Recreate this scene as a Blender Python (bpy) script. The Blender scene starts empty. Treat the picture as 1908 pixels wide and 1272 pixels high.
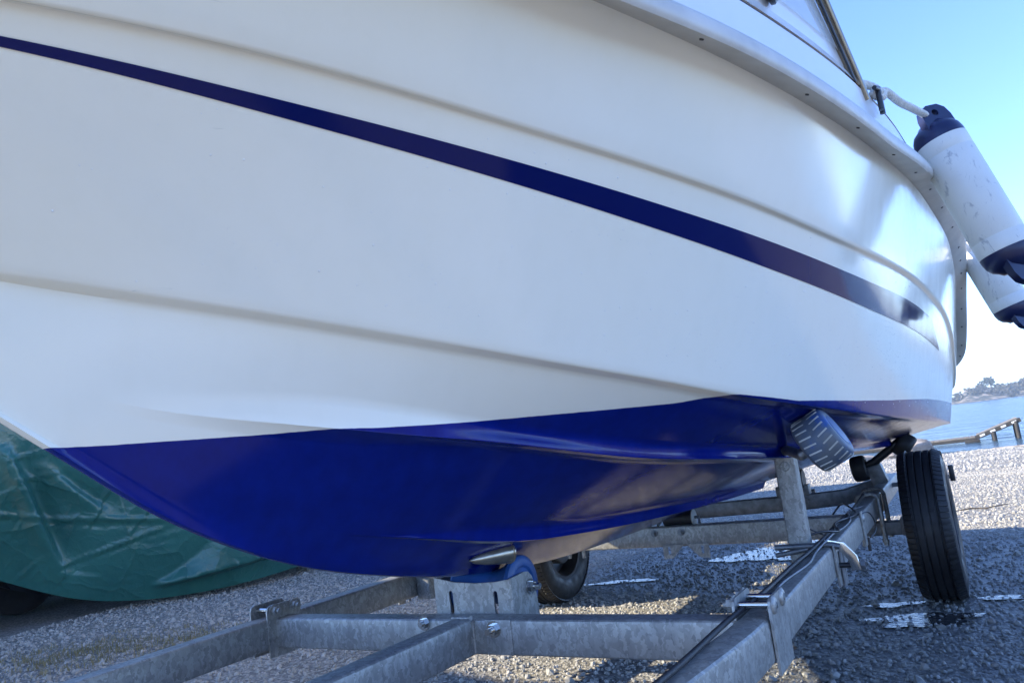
import bpy, bmesh, math, random
import numpy as np
from mathutils import Vector, Matrix

random.seed(7); rng = np.random.default_rng(11)
C = bpy.context.scene.collection
S = bpy.context.scene

# ------------------------------------------------------------------ camera, sky, sun, exposure
cam_d = bpy.data.cameras.new('camera'); cam = bpy.data.objects.new('camera', cam_d); C.objects.link(cam)
def cam_matrix(loc, yaw, pitch, roll):
    f = Vector((-math.cos(pitch)*math.cos(yaw), -math.cos(pitch)*math.sin(yaw), math.sin(pitch)))
    rt = f.cross(Vector((0, 0, 1))).normalized(); up = rt.cross(f)
    r2 = rt*math.cos(roll) + up*math.sin(roll); u2 = up*math.cos(roll) - rt*math.sin(roll)
    m = Matrix((r2, u2, -f)).transposed().to_4x4(); m.translation = Vector(loc); return m
cam.matrix_world = cam_matrix((3.5032, 1.1049, 0.7719), 0.53541, 0.15147, -0.12571)
cam_d.sensor_width = 36; cam_d.lens = 26.128; cam_d.clip_start = .02; cam_d.clip_end = 6000
S.camera = cam

SUN_DIR = Vector((.9, -1.58, 1.0)).normalized()          # towards the sun: off the starboard bow
sun_el = math.asin(SUN_DIR.z)
W = bpy.data.worlds.new('World'); S.world = W; W.use_nodes = True
wn = W.node_tree.nodes; wl = W.node_tree.links
sky = wn.new('ShaderNodeTexSky'); sky.sky_type = 'NISHITA'; sky.sun_disc = False
sky.sun_elevation = sun_el; sky.sun_rotation = math.atan2(SUN_DIR.x, SUN_DIR.y)
sky.altitude = 1500; sky.air_density = .9; sky.dust_density = .05; sky.ozone_density = 4.0
tint = wn.new('ShaderNodeMix'); tint.data_type = 'RGBA'; tint.blend_type = 'MULTIPLY'; tint.inputs[0].default_value = 1
wl.new(sky.outputs[0], tint.inputs[6]); tint.inputs[7].default_value = (.83, .87, 1.06, 1)      # the camera's cool white balance
wl.new(tint.outputs[2], wn['Background'].inputs[0]); wn['Background'].inputs[1].default_value = .143
sd = bpy.data.lights.new('sun', 'SUN'); sd.energy = 3.1; sd.angle = math.radians(.53); sd.color = (1, .90, .72)
so = bpy.data.objects.new('sun', sd); C.objects.link(so)
so.rotation_euler = SUN_DIR.to_track_quat('Z', 'Y').to_euler(); so.location = (8, -9, 9)
S.view_settings.view_transform = 'Standard'; S.view_settings.look = 'None'
S.view_settings.exposure = 1.98; S.view_settings.gamma = 1; S.view_settings.use_curve_mapping = False
S.cycles.max_bounces = 8; S.cycles.use_denoising = True

# ------------------------------------------------------------------ helpers
def spl(xs, ys):
    xs = np.array(xs, float); ys = np.array(ys, float); o = np.argsort(xs); xs = xs[o]; ys = ys[o]
    n = len(xs); h = np.diff(xs); A = np.zeros((n, n)); b = np.zeros(n); A[0, 0] = A[-1, -1] = 1
    for i in range(1, n-1):
        A[i, i-1] = h[i-1]; A[i, i] = 2*(h[i-1]+h[i]); A[i, i+1] = h[i]
        b[i] = 6*((ys[i+1]-ys[i])/h[i]-(ys[i]-ys[i-1])/h[i-1])
    m = np.linalg.solve(A, b)
    def fn(x):
        x = np.asarray(x, float); i = np.clip(np.searchsorted(xs, x)-1, 0, n-2)
        a = xs[i+1]-x; c = x-xs[i]; H = h[i]
        return m[i]*a**3/(6*H)+m[i+1]*c**3/(6*H)+(ys[i]/H-m[i]*H/6)*a+(ys[i+1]/H-m[i+1]*H/6)*c
    return fn
def lin(xs, ys):
    xs = np.array(xs, float); ys = np.array(ys, float); o = np.argsort(xs)
    return lambda x: np.interp(x, xs[o], ys[o])
def sstep(a, b, x):
    t = np.clip((np.asarray(x, float)-a)/(b-a), 0, 1); return t*t*(3-2*t)

def link(name, me, parent=None):
    o = bpy.data.objects.new(name, me); C.objects.link(o)
    if parent is not None:
        o.parent = parent
        o.matrix_parent_inverse = Matrix.Translation(parent.location).inverted() if parent.parent is None and parent.type == 'EMPTY' else Matrix()
    return o
def mesh(name, V, F, mat=None, parent=None, smooth=None, mats=None, fmat=None):
    me = bpy.data.meshes.new(name); me.from_pydata([tuple(map(float, v)) for v in V], [], [tuple(map(int, f)) for f in F])
    for m in (mats or ([mat] if mat else [])): me.materials.append(m)
    if fmat is not None: me.polygons.foreach_set('material_index', np.array(fmat, np.int32))
    me.validate(); me.update()
    if smooth is not None:
        me.shade_smooth()
        if smooth < 179: me.set_sharp_from_angle(angle=math.radians(smooth))
    return link(name, me, parent)
def from_bm(name, bm, mat, parent=None, smooth=None):
    me = bpy.data.meshes.new(name); bmesh.ops.recalc_face_normals(bm, faces=bm.faces); bm.to_mesh(me); bm.free(); me.materials.append(mat)
    if smooth is not None:
        me.shade_smooth(); me.set_sharp_from_angle(angle=math.radians(smooth))
    return link(name, me, parent)
def tag(o, label, cat, group=None, kind=None):
    o['label'] = label
    if cat: o['category'] = cat
    if group: o['group'] = group
    if kind: o['kind'] = kind
    return o
def empty(name, loc, label, cat, group=None):
    o = bpy.data.objects.new(name, None); C.objects.link(o); o.location = loc; o.empty_display_size = .2
    return tag(o, label, cat, group)

class MB:
    def __init__(s): s.V = []; s.F = []; s.sharp = 50
    def add(s, V, F):
        n = len(s.V); s.V += [tuple(v) for v in V]; s.F += [tuple(i+n for i in f) for f in F]; return s
    def build(s, name, mat, parent=None, smooth=-1):
        if smooth == -1: smooth = s.sharp
        return mesh(name, s.V, s.F, mat, parent, smooth)
    def box(s, c, size, M=None, bev=0.0):
        bm = bmesh.new(); bmesh.ops.create_cube(bm, size=1)
        for v in bm.verts: v.co = Vector((v.co.x*size[0], v.co.y*size[1], v.co.z*size[2]))
        if bev: bmesh.ops.bevel(bm, geom=list(bm.edges), offset=bev, segments=2, affect='EDGES', profile=.6)
        R = M or Matrix.Identity(3)
        V = [R@v.co+Vector(c) for v in bm.verts]; bm.verts.index_update()
        F = [[v.index for v in f.verts] for f in bm.faces]; bm.free(); return s.add(V, F)
    def cyl(s, a, b, r, r2=None, n=16, bev=0.0):
        a = Vector(a); b = Vector(b); r2 = r if r2 is None else r2
        L = (b-a).length
        prof = [(0, 0), (r, 0), (r2, L), (0, L)] if not bev else [(0, 0), (r-bev, 0), (r, bev), (r2, L-bev), (r2-bev, L), (0, L)]
        return s.lathe(prof, a, b-a, n)
    def lathe(s, prof, o, axis, n=24):
        axis = Vector(axis).normalized(); o = Vector(o)
        t = Vector((0, 0, 1)) if abs(axis.z) < .9 else Vector((1, 0, 0))
        u = axis.cross(t).normalized(); w = axis.cross(u)
        V = []; F = []
        for (r, h) in prof:
            for k in range(n):
                a = 2*math.pi*k/n; V.append(o+axis*h+(u*math.cos(a)+w*math.sin(a))*max(r, 1e-5))
        for i in range(len(prof)-1):
            for k in range(n):
                F.append((i*n+k, i*n+(k+1) % n, (i+1)*n+(k+1) % n, (i+1)*n+k))
        return s.add(V, F)
    def tube(s, pts, r, n=8, cap=True):
        P = [Vector(p) for p in pts]; V = []; F = []
        up = Vector((0, 0, 1)); prev = None
        for i, p in enumerate(P):
            d = (P[min(i+1, len(P)-1)]-P[max(i-1, 0)]).normalized()
            if prev is None:
                u = d.cross(up if abs(d.z) < .95 else Vector((1, 0, 0))).normalized()
            else:
                u = (prev-d*prev.dot(d)).normalized()
            prev = u; w = d.cross(u)
            rr = r[i] if hasattr(r, '__len__') else r
            for k in range(n):
                a = 2*math.pi*k/n; V.append(p+(u*math.cos(a)+w*math.sin(a))*rr)
        for i in range(len(P)-1):
            for k in range(n): F.append((i*n+k, i*n+(k+1) % n, (i+1)*n+(k+1) % n, (i+1)*n+k))
        if cap: F.append(tuple(range(n-1, -1, -1))); F.append(tuple(range((len(P)-1)*n, len(P)*n)))
        return s.add(V, F)
    def beam(s, pts, w, h, r=.008, side=Vector((0, 1, 0)), cap=True, upv=Vector((0, 0, 1))):
        """square section swept along pts; section width along the horizontal normal, height along z"""
        s.sharp = 27; P = [Vector(p) for p in pts]; sec = []
        for sx, sz, a0 in ((1, 1, 0), (-1, 1, 90), (-1, -1, 180), (1, -1, 270)):
            for k in range(4):
                a = math.radians(a0+30*k); sec.append((sx*(w/2-r)+r*math.cos(a), sz*(h/2-r)+r*math.sin(a)))
        n = len(sec); V = []; F = []
        for i, p in enumerate(P):
            d1 = (P[min(i+1, len(P)-1)]-P[i]); d0 = (P[i]-P[max(i-1, 0)])
            d = (d0.normalized() if d0.length else Vector())+(d1.normalized() if d1.length else Vector()); d.normalize()
            sd_ = d.cross(upv).normalized(); u2 = sd_.cross(d).normalized()
            c = 1.0
            if 0 < i < len(P)-1: c = 1/max(.3, math.cos(d0.angle(d1)/2))
            for (a, b) in sec: V.append(p+sd_*a*(c if abs(d0.normalized().z-d1.normalized().z) < 1e-3 else 1)+u2*b)
        for i in range(len(P)-1):
            for k in range(n): F.append((i*n+k, (i+1)*n+k, (i+1)*n+(k+1) % n, i*n+(k+1) % n))
        if cap: F.append(tuple(range(n))); F.append(tuple(range(len(P)*n-1, (len(P)-1)*n-1, -1)))
        return s.add(V, F)
    def plate(s, poly, o, u, v, th, holes=None):
        """extruded polygon: poly in (u,v), thickness along u x v, starting at o"""
        u = Vector(u).normalized(); v = Vector(v).normalized(); n_ = u.cross(v).normalized(); o = Vector(o)
        bm = bmesh.new(); edges = []
        for loop in [poly]+(holes or []):
            vs = [bm.verts.new(o+u*a+v*b) for a, b in loop]
            for i in range(len(vs)): edges.append(bm.edges.new((vs[i], vs[(i+1) % len(vs)])))
        r = bmesh.ops.triangle_fill(bm, use_beauty=True, use_dissolve=False, edges=edges, normal=n_)
        fs = [f for f in r['geom'] if isinstance(f, bmesh.types.BMFace)]
        ex = bmesh.ops.extrude_face_region(bm, geom=fs)
        for g in ex['geom']:
            if isinstance(g, bmesh.types.BMVert): g.co += n_*th
        bmesh.ops.recalc_face_normals(bm, faces=bm.faces); bm.verts.index_update()
        V = [x.co.copy() for x in bm.verts]; F = [[x.index for x in f.verts] for f in bm.faces]; bm.free()
        return s.add(V, F)
def bolt_mb(p, axis, r=.011, h=.009, shank=.012):
    m = MB(); a = Vector(axis).normalized(); p = Vector(p)
    m.cyl(p, p+a*.003, r*1.45, n=20); m.cyl(p+a*.0032, p+a*(.003+h), r, n=6); 
    if shank: m.cyl(p+a*(.0033+h), p+a*(.003+h+shank), r*.55, n=12)
    return m

# ------------------------------------------------------------------ materials
def mat(name):
    m = bpy.data.materials.new(name); m.use_nodes = True
    nt = m.node_tree; return m, nt, nt.nodes['Principled BSDF'], nt.nodes, nt.links
def N(nodes, t, **kw):
    n = nodes.new(t)
    for k, v in kw.items():
        if isinstance(k, str) and hasattr(n, k): setattr(n, k, v)
    return n
def noise(nodes, links, scale, detail=3, rough=.55, coord=None, dist=0):
    n = nodes.new('ShaderNodeTexNoise'); n.inputs['Scale'].default_value = scale; n.inputs['Detail'].default_value = detail
    n.inputs['Roughness'].default_value = rough; n.inputs['Distortion'].default_value = dist
    if coord is not None: links.new(coord, n.inputs['Vector'])
    return n
def ramp(nodes, links, src, stops, interp='LINEAR'):
    r = nodes.new('ShaderNodeValToRGB'); r.color_ramp.interpolation = interp
    e = r.color_ramp.elements
    while len(e) < len(stops): e.new(.5)
    for i, (p, c) in enumerate(stops):
        e[i].position = p; e[i].color = (c, c, c, 1) if not hasattr(c, '__len__') else (*c, 1)
    links.new(src, r.inputs[0]); return r
def coords(nodes, which='Object'):
    return nodes.new('ShaderNodeTexCoord').outputs[which]
def bump(nodes, links, height, strength, dist, bsdf, normal=None):
    b = nodes.new('ShaderNodeBump'); b.inputs['Strength'].default_value = strength; b.inputs['Distance'].default_value = dist
    links.new(height, b.inputs['Height']); 
    if normal is not None: links.new(normal, b.inputs['Normal'])
    links.new(b.outputs[0], bsdf.inputs['Normal']); return b
def mixc(nodes, links, f, a, b, mode='MIX'):
    m = nodes.new('ShaderNodeMix'); m.data_type = 'RGBA'; m.blend_type = mode
    for s_, i in ((f, 0), (a, 6), (b, 7)):
        if hasattr(s_, 'links') or hasattr(s_, 'is_linked'): links.new(s_, m.inputs[i])
        elif hasattr(s_, '__len__'): m.inputs[i].default_value = (*s_, 1)
        else: m.inputs[i].default_value = s_
    return m.outputs[2]
def simple(name, col, rough=.5, metal=0.0, var=.15, scale=30, bmp=0.0, bscale=80, bdist=.002, spec=.5):
    m, nt, b, n, l = mat(name); co = coords(n)
    nz = noise(n, l, scale, 4, coord=co)
    r = ramp(n, l, nz.outputs[0], [(.3, [c*(1-var) for c in col]), (.7, [min(1, c*(1+var)) for c in col])])
    l.new(r.outputs[0], b.inputs['Base Color']); b.inputs['Roughness'].default_value = rough; b.inputs['Metallic'].default_value = metal
    b.inputs['Specular IOR Level'].default_value = spec
    if bmp:
        bump(n, l, noise(n, l, bscale, 4, coord=co).outputs[0], bmp, bdist, b)
    return m

def make_hull_mat():
    m, nt, b, n, l = mat('hull_gelcoat_and_bottom_paint'); co = coords(n)
    at = n.new('ShaderNodeAttribute'); at.attribute_name = 'paint_line'
    nz = noise(n, l, 60, 3, coord=co)
    ma = n.new('ShaderNodeMath'); ma.operation = 'MULTIPLY_ADD'; l.new(nz.outputs[0], ma.inputs[0]); ma.inputs[1].default_value = .0012; l.new(at.outputs['Fac'], ma.inputs[2])
    gt = n.new('ShaderNodeMath'); gt.operation = 'GREATER_THAN'; l.new(ma.outputs[0], gt.inputs[0]); gt.inputs[1].default_value = .0006
    big = noise(n, l, 1.7, 3, coord=co)
    white = ramp(n, l, big.outputs[0], [(.35, (.90, .872, .745)), (.65, (.91, .89, .785))])
    streak_map = n.new('ShaderNodeMapping'); streak_map.inputs['Scale'].default_value = (9, 9, 1.2); l.new(co, streak_map.inputs[0])
    st = noise(n, l, 3, 5, .6, coord=streak_map.outputs[0])
    blue = ramp(n, l, st.outputs[0], [(.3, (.0008, .008, .14)), (.7, (.001, .012, .19))])
    # rain streaks, dull rubs and hairline scratches in the gelcoat
    grime = ramp(n, l, st.outputs[0], [(.30, (.985, .985, .98)), (.52, (1, 1, 1))])
    sm = n.new('ShaderNodeMapping'); sm.inputs['Rotation'].default_value = (.3, .5, .2); sm.inputs['Scale'].default_value = (2.2, 2.2, 40); l.new(co, sm.inputs[0])
    scr = noise(n, l, 3, 2, .5, coord=sm.outputs[0]); sr = ramp(n, l, scr.outputs[0], [(.755, (1, 1, 1)), (.765, (.80, .81, .81)), (.775, (1, 1, 1))])
    wh = mixc(n, l, 1, mixc(n, l, 1, white.outputs[0], grime.outputs[0], 'MULTIPLY'), sr.outputs[0], 'MULTIPLY')
    l.new(mixc(n, l, gt.outputs[0], blue.outputs[0], wh), b.inputs['Base Color'])
    fine = noise(n, l, 140, 3, coord=co)
    rw = ramp(n, l, st.outputs[0], [(.3, .11), (.7, .19)]); rb = ramp(n, l, st.outputs[0], [(.3, .09), (.75, .2)])
    sl = n.new('ShaderNodeMix'); sl.data_type = 'FLOAT'; l.new(gt.outputs[0], sl.inputs[0]); sl.inputs[2].default_value = .22; sl.inputs[3].default_value = .5; l.new(sl.outputs[0], b.inputs['Specular IOR Level'])
    l.new(mixc(n, l, gt.outputs[0], rb.outputs[0], rw.outputs[0]), b.inputs['Roughness'])
    # brushed antifouling texture on the blue, faint print-through on the white
    bs = n.new('ShaderNodeMix'); bs.data_type = 'FLOAT'; l.new(gt.outputs[0], bs.inputs[0]); bs.inputs[2].default_value = .06; bs.inputs[3].default_value = .02
    bp = n.new('ShaderNodeBump'); bp.inputs['Distance'].default_value = .002
    l.new(bs.outputs[0], bp.inputs['Strength']); l.new(fine.outputs[0], bp.inputs['Height'])
    wv = noise(n, l, 2.6, 2, coord=co)
    bump(n, l, wv.outputs[0], .10, .03, b, normal=bp.outputs[0])
    return m
M = {}
M['hull'] = make_hull_mat()
def make_vinyl():
    m, nt, b, n, l = mat('navy_vinyl'); b.inputs['Base Color'].default_value = (.002, .006, .085, 1); b.inputs['Roughness'].default_value = .1; b.inputs['Specular IOR Level'].default_value = .24
    co = coords(n); bump(n, l, noise(n, l, 2.6, 2, coord=co).outputs[0], .1, .03, b); return m
M['vinyl'] = make_vinyl()
M['deck'] = simple('white_deck_gelcoat', (.80, .80, .78), .2, 0, .03, 5, .05, 20)
M['rail'] = simple('pale_grey_rub_rail', (.56, .54, .49), .42, 0, .10, 14, .15, 60)
M['screw'] = simple('dark_screw', (.07, .07, .075), .4, .6)
M['navy_plastic'] = simple('navy_plastic', (.006, .011, .055), .32, 0, .2, 10)
M['black_rubber'] = simple('black_rubber', (.014, .014, .016), .55, 0, .3, 40, .3, 120)
M['black_plastic'] = simple('black_plastic', (.02, .021, .024), .35)
M['steel'] = simple('polished_steel', (.58, .57, .54), .16, 1, .06, 30)
M['scoop'] = simple('tarnished_bronze', (.40, .35, .27), .3, .9, .2, 40)
M['bronze_trim'] = simple('bronze_window_frame', (.30, .24, .17), .25, 1, .1, 20)
M['rope'] = simple('white_rope', (.66, .65, .60), .85, 0, .15, 90, .5, 300)
def make_galv():
    m, nt, b, n, l = mat('galvanised_steel'); co = coords(n)
    v = n.new('ShaderNodeTexVoronoi'); v.inputs['Scale'].default_value = 150; v.inputs['Randomness'].default_value = 1
    mp = n.new('ShaderNodeMapping'); mp.inputs['Scale'].default_value = (.8, .8, .42); l.new(co, mp.inputs[0])
    nzw = noise(n, l, 45, 3, coord=co); 
    vm = n.new('ShaderNodeMixRGB'); vm.blend_type = 'ADD'; vm.inputs[0].default_value = .03
    l.new(mp.outputs[0], vm.inputs[1]); l.new(nzw.outputs[1], vm.inputs[2]); l.new(vm.outputs[0], v.inputs['Vector'])
    sep = n.new('ShaderNodeSeparateColor'); l.new(v.outputs['Color'], sep.inputs[0])
    cl = noise(n, l, 7, 5, .65, coord=co)
    a = ramp(n, l, sep.outputs[0], [(0, (.27, .265, .245)), (.5, (.36, .355, .325)), (1, (.47, .463, .43))])
    d = ramp(n, l, cl.outputs[0], [(.3, (.80, .80, .81)), (.55, (.95, .95, .95)), (.8, (1.1, 1.1, 1.08))])
    c1 = mixc(n, l, 1.0, a.outputs[0], d.outputs[0], 'MULTIPLY')
    # faint runs of white and dark dirt down the faces
    mp2 = n.new('ShaderNodeMapping'); mp2.inputs['Scale'].default_value = (34, 34, 5); l.new(co, mp2.inputs[0])
    run = noise(n, l, 1.6, 5, .6, coord=mp2.outputs[0], dist=.8)
    rr = ramp(n, l, run.outputs[0], [(.28, .0), (.40, .6), (.62, .6), (.72, 1)])
    c2 = mixc(n, l, rr.outputs[0], (.17, .17, .175), c1)
    l.new(mixc(n, l, .35, c1, c2), b.inputs['Base Color'])
    b.inputs['Metallic'].default_value = .5
    ro = ramp(n, l, sep.outputs[1], [(0, .42), (1, .58)]); l.new(ro.outputs[0], b.inputs['Roughness'])
    bump(n, l, run.outputs[0], .12, .003, b)
    return m
M['galv'] = make_galv()
M['galv_dark'] = simple('weathered_galvanised_steel', (.20, .21, .22), .5, .7, .3, 30, .2, 60)
def make_tyre():
    m, nt, b, n, l = mat('wet_tyre_rubber'); co = coords(n)
    nz = noise(n, l, 230, 2, coord=co); r = ramp(n, l, nz.outputs[0], [(.6, (.008, .008, .009)), (.74, (.009, .009, .010)), (.78, (.16, .17, .18))])
    l.new(r.outputs[0], b.inputs['Base Color'])
    rr = ramp(n, l, noise(n, l, 25, 3, coord=co).outputs[0], [(.35, .42), (.65, .7)]); l.new(rr.outputs[0], b.inputs['Roughness'])
    bump(n, l, nz.outputs[0], .25, .002, b); return m
M['tyre'] = make_tyre()
M['rim'] = simple('dark_painted_rim', (.035, .036, .04), .35, .4, .3, 20)
M['blue_roller'] = simple('blue_polymer_roller', (.015, .07, .22), .42, 0, .35, 12, .2, 60)
def make_ribroller():
    m, nt, b, n, l = mat('worn_grey_blue_roller'); co = coords(n)
    nz = noise(n, l, 14, 4, .6, coord=co)
    r = ramp(n, l, nz.outputs[0], [(.42, (.105, .12, .135)), (.56, (.07, .10, .15)), (.66, (.015, .07, .26))])
    l.new(r.outputs[0], b.inputs['Base Color']); b.inputs['Roughness'].default_value = .5
    bump(n, l, noise(n, l, 90, 4, coord=co).outputs[0], .3, .002, b); return m
M['rib'] = make_ribroller()
M['slot'] = simple('pale_worn_slot', (.42, .42, .39), .7)
M['pvc'] = None
def make_fender():
    m, nt, b, n, l = mat('white_fender_vinyl'); co = coords(n)
    big = noise(n, l, 4, 4, coord=co)
    base = ramp(n, l, big.outputs[0], [(.3, (.68, .67, .61)), (.7, (.79, .78, .72))])
    mp = n.new('ShaderNodeMapping'); mp.inputs['Scale'].default_value = (10, 10, 4); mp.inputs['Rotation'].default_value = (.5, .3, .2); l.new(co, mp.inputs[0])
    sc = noise(n, l, 3, 8, .75, coord=mp.outputs[0], dist=1.5)
    rr = ramp(n, l, sc.outputs[0], [(.57, 0), (.64, .55)])
    l.new(mixc(n, l, rr.outputs[0], base.outputs[0], (.24, .25, .27)), b.inputs['Base Color'])
    b.inputs['Roughness'].default_value = .38; return m
M['fender'] = make_fender()
def make_tarp():
    m, nt, b, n, l = mat('dark_green_tarpaulin'); co = coords(n)
    r = ramp(n, l, noise(n, l, 3, 4, coord=co).outputs[0], [(.3, (.020, .110, .095)), (.7, (.032, .150, .125))])
    l.new(r.outputs[0], b.inputs['Base Color']); b.inputs['Roughness'].default_value = .3; b.inputs['Specular IOR Level'].default_value = .6
    w = noise(n, l, 5, 4, .6, coord=co, dist=.6)
    ad = n.new('ShaderNodeMixRGB'); ad.blend_type = 'ADD'; ad.inputs[0].default_value = .10; l.new(co, ad.inputs[1]); l.new(w.outputs[1], ad.inputs[2])
    hs = None; bp0 = None
    for sc_, st_, ds_ in ((2.6, .35, .030), (9.0, .22, .010)):
        vv = n.new('ShaderNodeTexVoronoi'); vv.feature = 'DISTANCE_TO_EDGE'; vv.inputs['Scale'].default_value = sc_; l.new(ad.outputs[0], vv.inputs['Vector'])
        rr_ = ramp(n, l, vv.outputs[0], [(0, 1), (.05, .55), (.22, 0)]); bq = n.new('ShaderNodeBump'); bq.inputs['Strength'].default_value = st_; bq.inputs['Distance'].default_value = ds_
        l.new(rr_.outputs[0], bq.inputs['Height'])
        if bp0 is not None: l.new(bp0.outputs[0], bq.inputs['Normal'])
        bp0 = bq
    bump(n, l, noise(n, l, 30, 4, .6, coord=co).outputs[0], .18, .01, b, normal=bp0.outputs[0]); return m
M['tarp'] = make_tarp()
def make_ground():
    m, nt, b, n, l = mat('grey_gravel'); co = coords(n, 'Object')
    v = n.new('ShaderNodeTexVoronoi'); v.inputs['Scale'].default_value = 55; l.new(co, v.inputs['Vector'])
    v2 = n.new('ShaderNodeTexVoronoi'); v2.inputs['Scale'].default_value = 130; l.new(co, v2.inputs['Vector'])
    sp = n.new('ShaderNodeSeparateColor'); l.new(v.outputs['Color'], sp.inputs[0])
    st = ramp(n, l, sp.outputs[0], [(0, (.27, .26, .235)), (.5, (.36, .348, .312)), (.9, (.43, .415, .375)), (1, (.49, .475, .44))])
    edge = ramp(n, l, v.outputs['Distance'], [(.25, 1), (.7, .45)])
    c = mixc(n, l, 1, st.outputs[0], edge.outputs[0], 'MULTIPLY')
    big = noise(n, l, .55, 5, .6, coord=co)
    tint = ramp(n, l, big.outputs[0], [(.35, (.80, .82, .86)), (.6, (1.0, .97, .92))])
    c = mixc(n, l, 1, c, tint.outputs[0], 'MULTIPLY')
    at = n.new('ShaderNodeAttribute'); at.attribute_name = 'wet'  # damp plus painted shade: darkens the gravel colour around the trailer
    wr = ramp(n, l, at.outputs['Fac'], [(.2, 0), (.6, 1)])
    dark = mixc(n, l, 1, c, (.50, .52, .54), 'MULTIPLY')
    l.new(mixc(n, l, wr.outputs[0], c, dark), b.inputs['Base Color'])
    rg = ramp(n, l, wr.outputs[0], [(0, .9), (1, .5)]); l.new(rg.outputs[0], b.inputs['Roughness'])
    b1 = n.new('ShaderNodeBump'); b1.inputs['Strength'].default_value = .5; b1.inputs['Distance'].default_value = .012; b1.invert = True; l.new(v.outputs['Distance'], b1.inputs['Height'])
    b2 = n.new('ShaderNodeBump'); b2.inputs['Strength'].default_value = .6; b2.inputs['Distance'].default_value = .005; b2.invert = True; l.new(v2.outputs['Distance'], b2.inputs['Height']); l.new(b1.outputs[0], b2.inputs['Normal'])
    l.new(b2.outputs[0], b.inputs['Normal']); return m
M['ground'] = make_ground()
def make_stone():
    m, nt, b, n, l = mat('gravel_stone')
    at = n.new('ShaderNodeAttribute'); at.attribute_type = 'INSTANCER'; at.attribute_name = 'tone'
    r = ramp(n, l, at.outputs['Fac'], [(0, (.27, .26, .235)), (.45, (.35, .338, .305)), (.8, (.41, .395, .355)), (.93, (.40, .355, .31)), (1, (.49, .475, .44))])
    aw = n.new('ShaderNodeAttribute'); aw.attribute_type = 'INSTANCER'; aw.attribute_name = 'wet_shade'  # stones darken with the same mix of damp and painted shade
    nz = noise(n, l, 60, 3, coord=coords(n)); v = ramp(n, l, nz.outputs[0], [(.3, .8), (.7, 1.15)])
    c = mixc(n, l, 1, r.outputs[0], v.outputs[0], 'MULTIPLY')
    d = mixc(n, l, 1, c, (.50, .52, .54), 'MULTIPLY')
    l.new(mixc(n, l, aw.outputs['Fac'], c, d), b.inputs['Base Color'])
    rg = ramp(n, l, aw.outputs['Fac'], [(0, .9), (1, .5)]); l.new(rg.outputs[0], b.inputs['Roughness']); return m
M['stone'] = make_stone()
def make_water():
    m, nt, b, n, l = mat('sea_water'); co = coords(n)
    b.inputs['Base Color'].default_value = (.03, .06, .08, 1); b.inputs['Roughness'].default_value = .2; b.inputs['IOR'].default_value = 1.33
    mp = n.new('ShaderNodeMapping'); mp.inputs['Scale'].default_value = (.9, .28, 1); mp.inputs['Rotation'].default_value = (0, 0, .25); l.new(co, mp.inputs[0])
    a = noise(n, l, 1.1, 5, .6, coord=mp.outputs[0], dist=.4); a2 = noise(n, l, .16, 3, .6, coord=mp.outputs[0], dist=.6)
    bq = n.new('ShaderNodeBump'); bq.inputs['Strength'].default_value = .8; bq.inputs['Distance'].default_value = 3.0; l.new(a2.outputs[0], bq.inputs['Height'])
    bump(n, l, a.outputs[0], 1.0, 1.1, b, normal=bq.outputs[0]); return m
M['water'] = make_water()
def make_puddle():
    m, nt, b, n, l = mat('puddle_water'); co = coords(n)
    b.inputs['Base Color'].default_value = (.035, .036, .038, 1); b.inputs['Roughness'].default_value = .12; b.inputs['IOR'].default_value = 1.33
    bump(n, l, noise(n, l, 55, 3, coord=co).outputs[0], .30, .012, b); return m
M['puddle'] = make_puddle()
M['wood'] = simple('weathered_jetty_wood', (.17, .15, .12), .8, 0, .35, 6, .4, 25, .01)
M['wood_dark'] = simple('wet_dark_timber', (.035, .031, .026), .7, 0, .35, 6, .4, 25, .01)
M['white_board'] = simple('white_painted_board', (.55, .55, .54), .6)
def make_rock():
    m, nt, b, n, l = mat('coastal_granite'); co = coords(n)
    r = ramp(n, l, noise(n, l, 3.5, 6, .65, coord=co).outputs[0], [(.3, (.13, .115, .10)), (.5, (.30, .26, .22)), (.7, (.46, .40, .34))])
    l.new(r.outputs[0], b.inputs['Base Color']); b.inputs['Roughness'].default_value = .85
    bump(n, l, noise(n, l, 8, 6, .7, coord=co).outputs[0], .7, .06, b); return m
M['rock'] = make_rock()
def make_hill():
    m, nt, b, n, l = mat('heath_and_rock'); co = coords(n)
    a = noise(n, l, .35, 6, .65, coord=co)
    r = ramp(n, l, a.outputs[0], [(.38, (.035, .042, .025)), (.52, (.07, .065, .04)), (.57, (.30, .25, .20)), (.75, (.42, .36, .30))])
    l.new(r.outputs[0], b.inputs['Base Color']); b.inputs['Roughness'].default_value = .9
    bump(n, l, a.outputs[0], .6, 1.0, b); return m
M['hill'] = make_hill()
def make_leaf(name, c1, c2):
    m, nt, b, n, l = mat(name)
    r = ramp(n, l, noise(n, l, 1.2, 4, coord=coords(n)).outputs[0], [(.3, c1), (.7, c2)]); l.new(r.outputs[0], b.inputs['Base Color'])
    b.inputs['Roughness'].default_value = .75; return m
M['leaf'] = make_leaf('winter_scrub', (.040, .042, .028), (.085, .078, .055))
M['pine'] = make_leaf('pine_needles', (.022, .034, .020), (.05, .065, .035))
M['bark'] = simple('bark', (.08, .06, .045), .9)
M['grass'] = make_leaf('dry_grass', (.15, .14, .055), (.33, .27, .15))
M['twig'] = simple('driftwood', (.08, .065, .05), .9)
def make_glass():
    m, nt, b, n, l = mat('windscreen_glass')
    b.inputs['Base Color'].default_value = (.93, .96, .97, 1); b.inputs['Roughness'].default_value = .02; b.inputs['Transmission Weight'].default_value = 1; b.inputs['IOR'].default_value = 1.15; return m
M['glass'] = make_glass()
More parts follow.
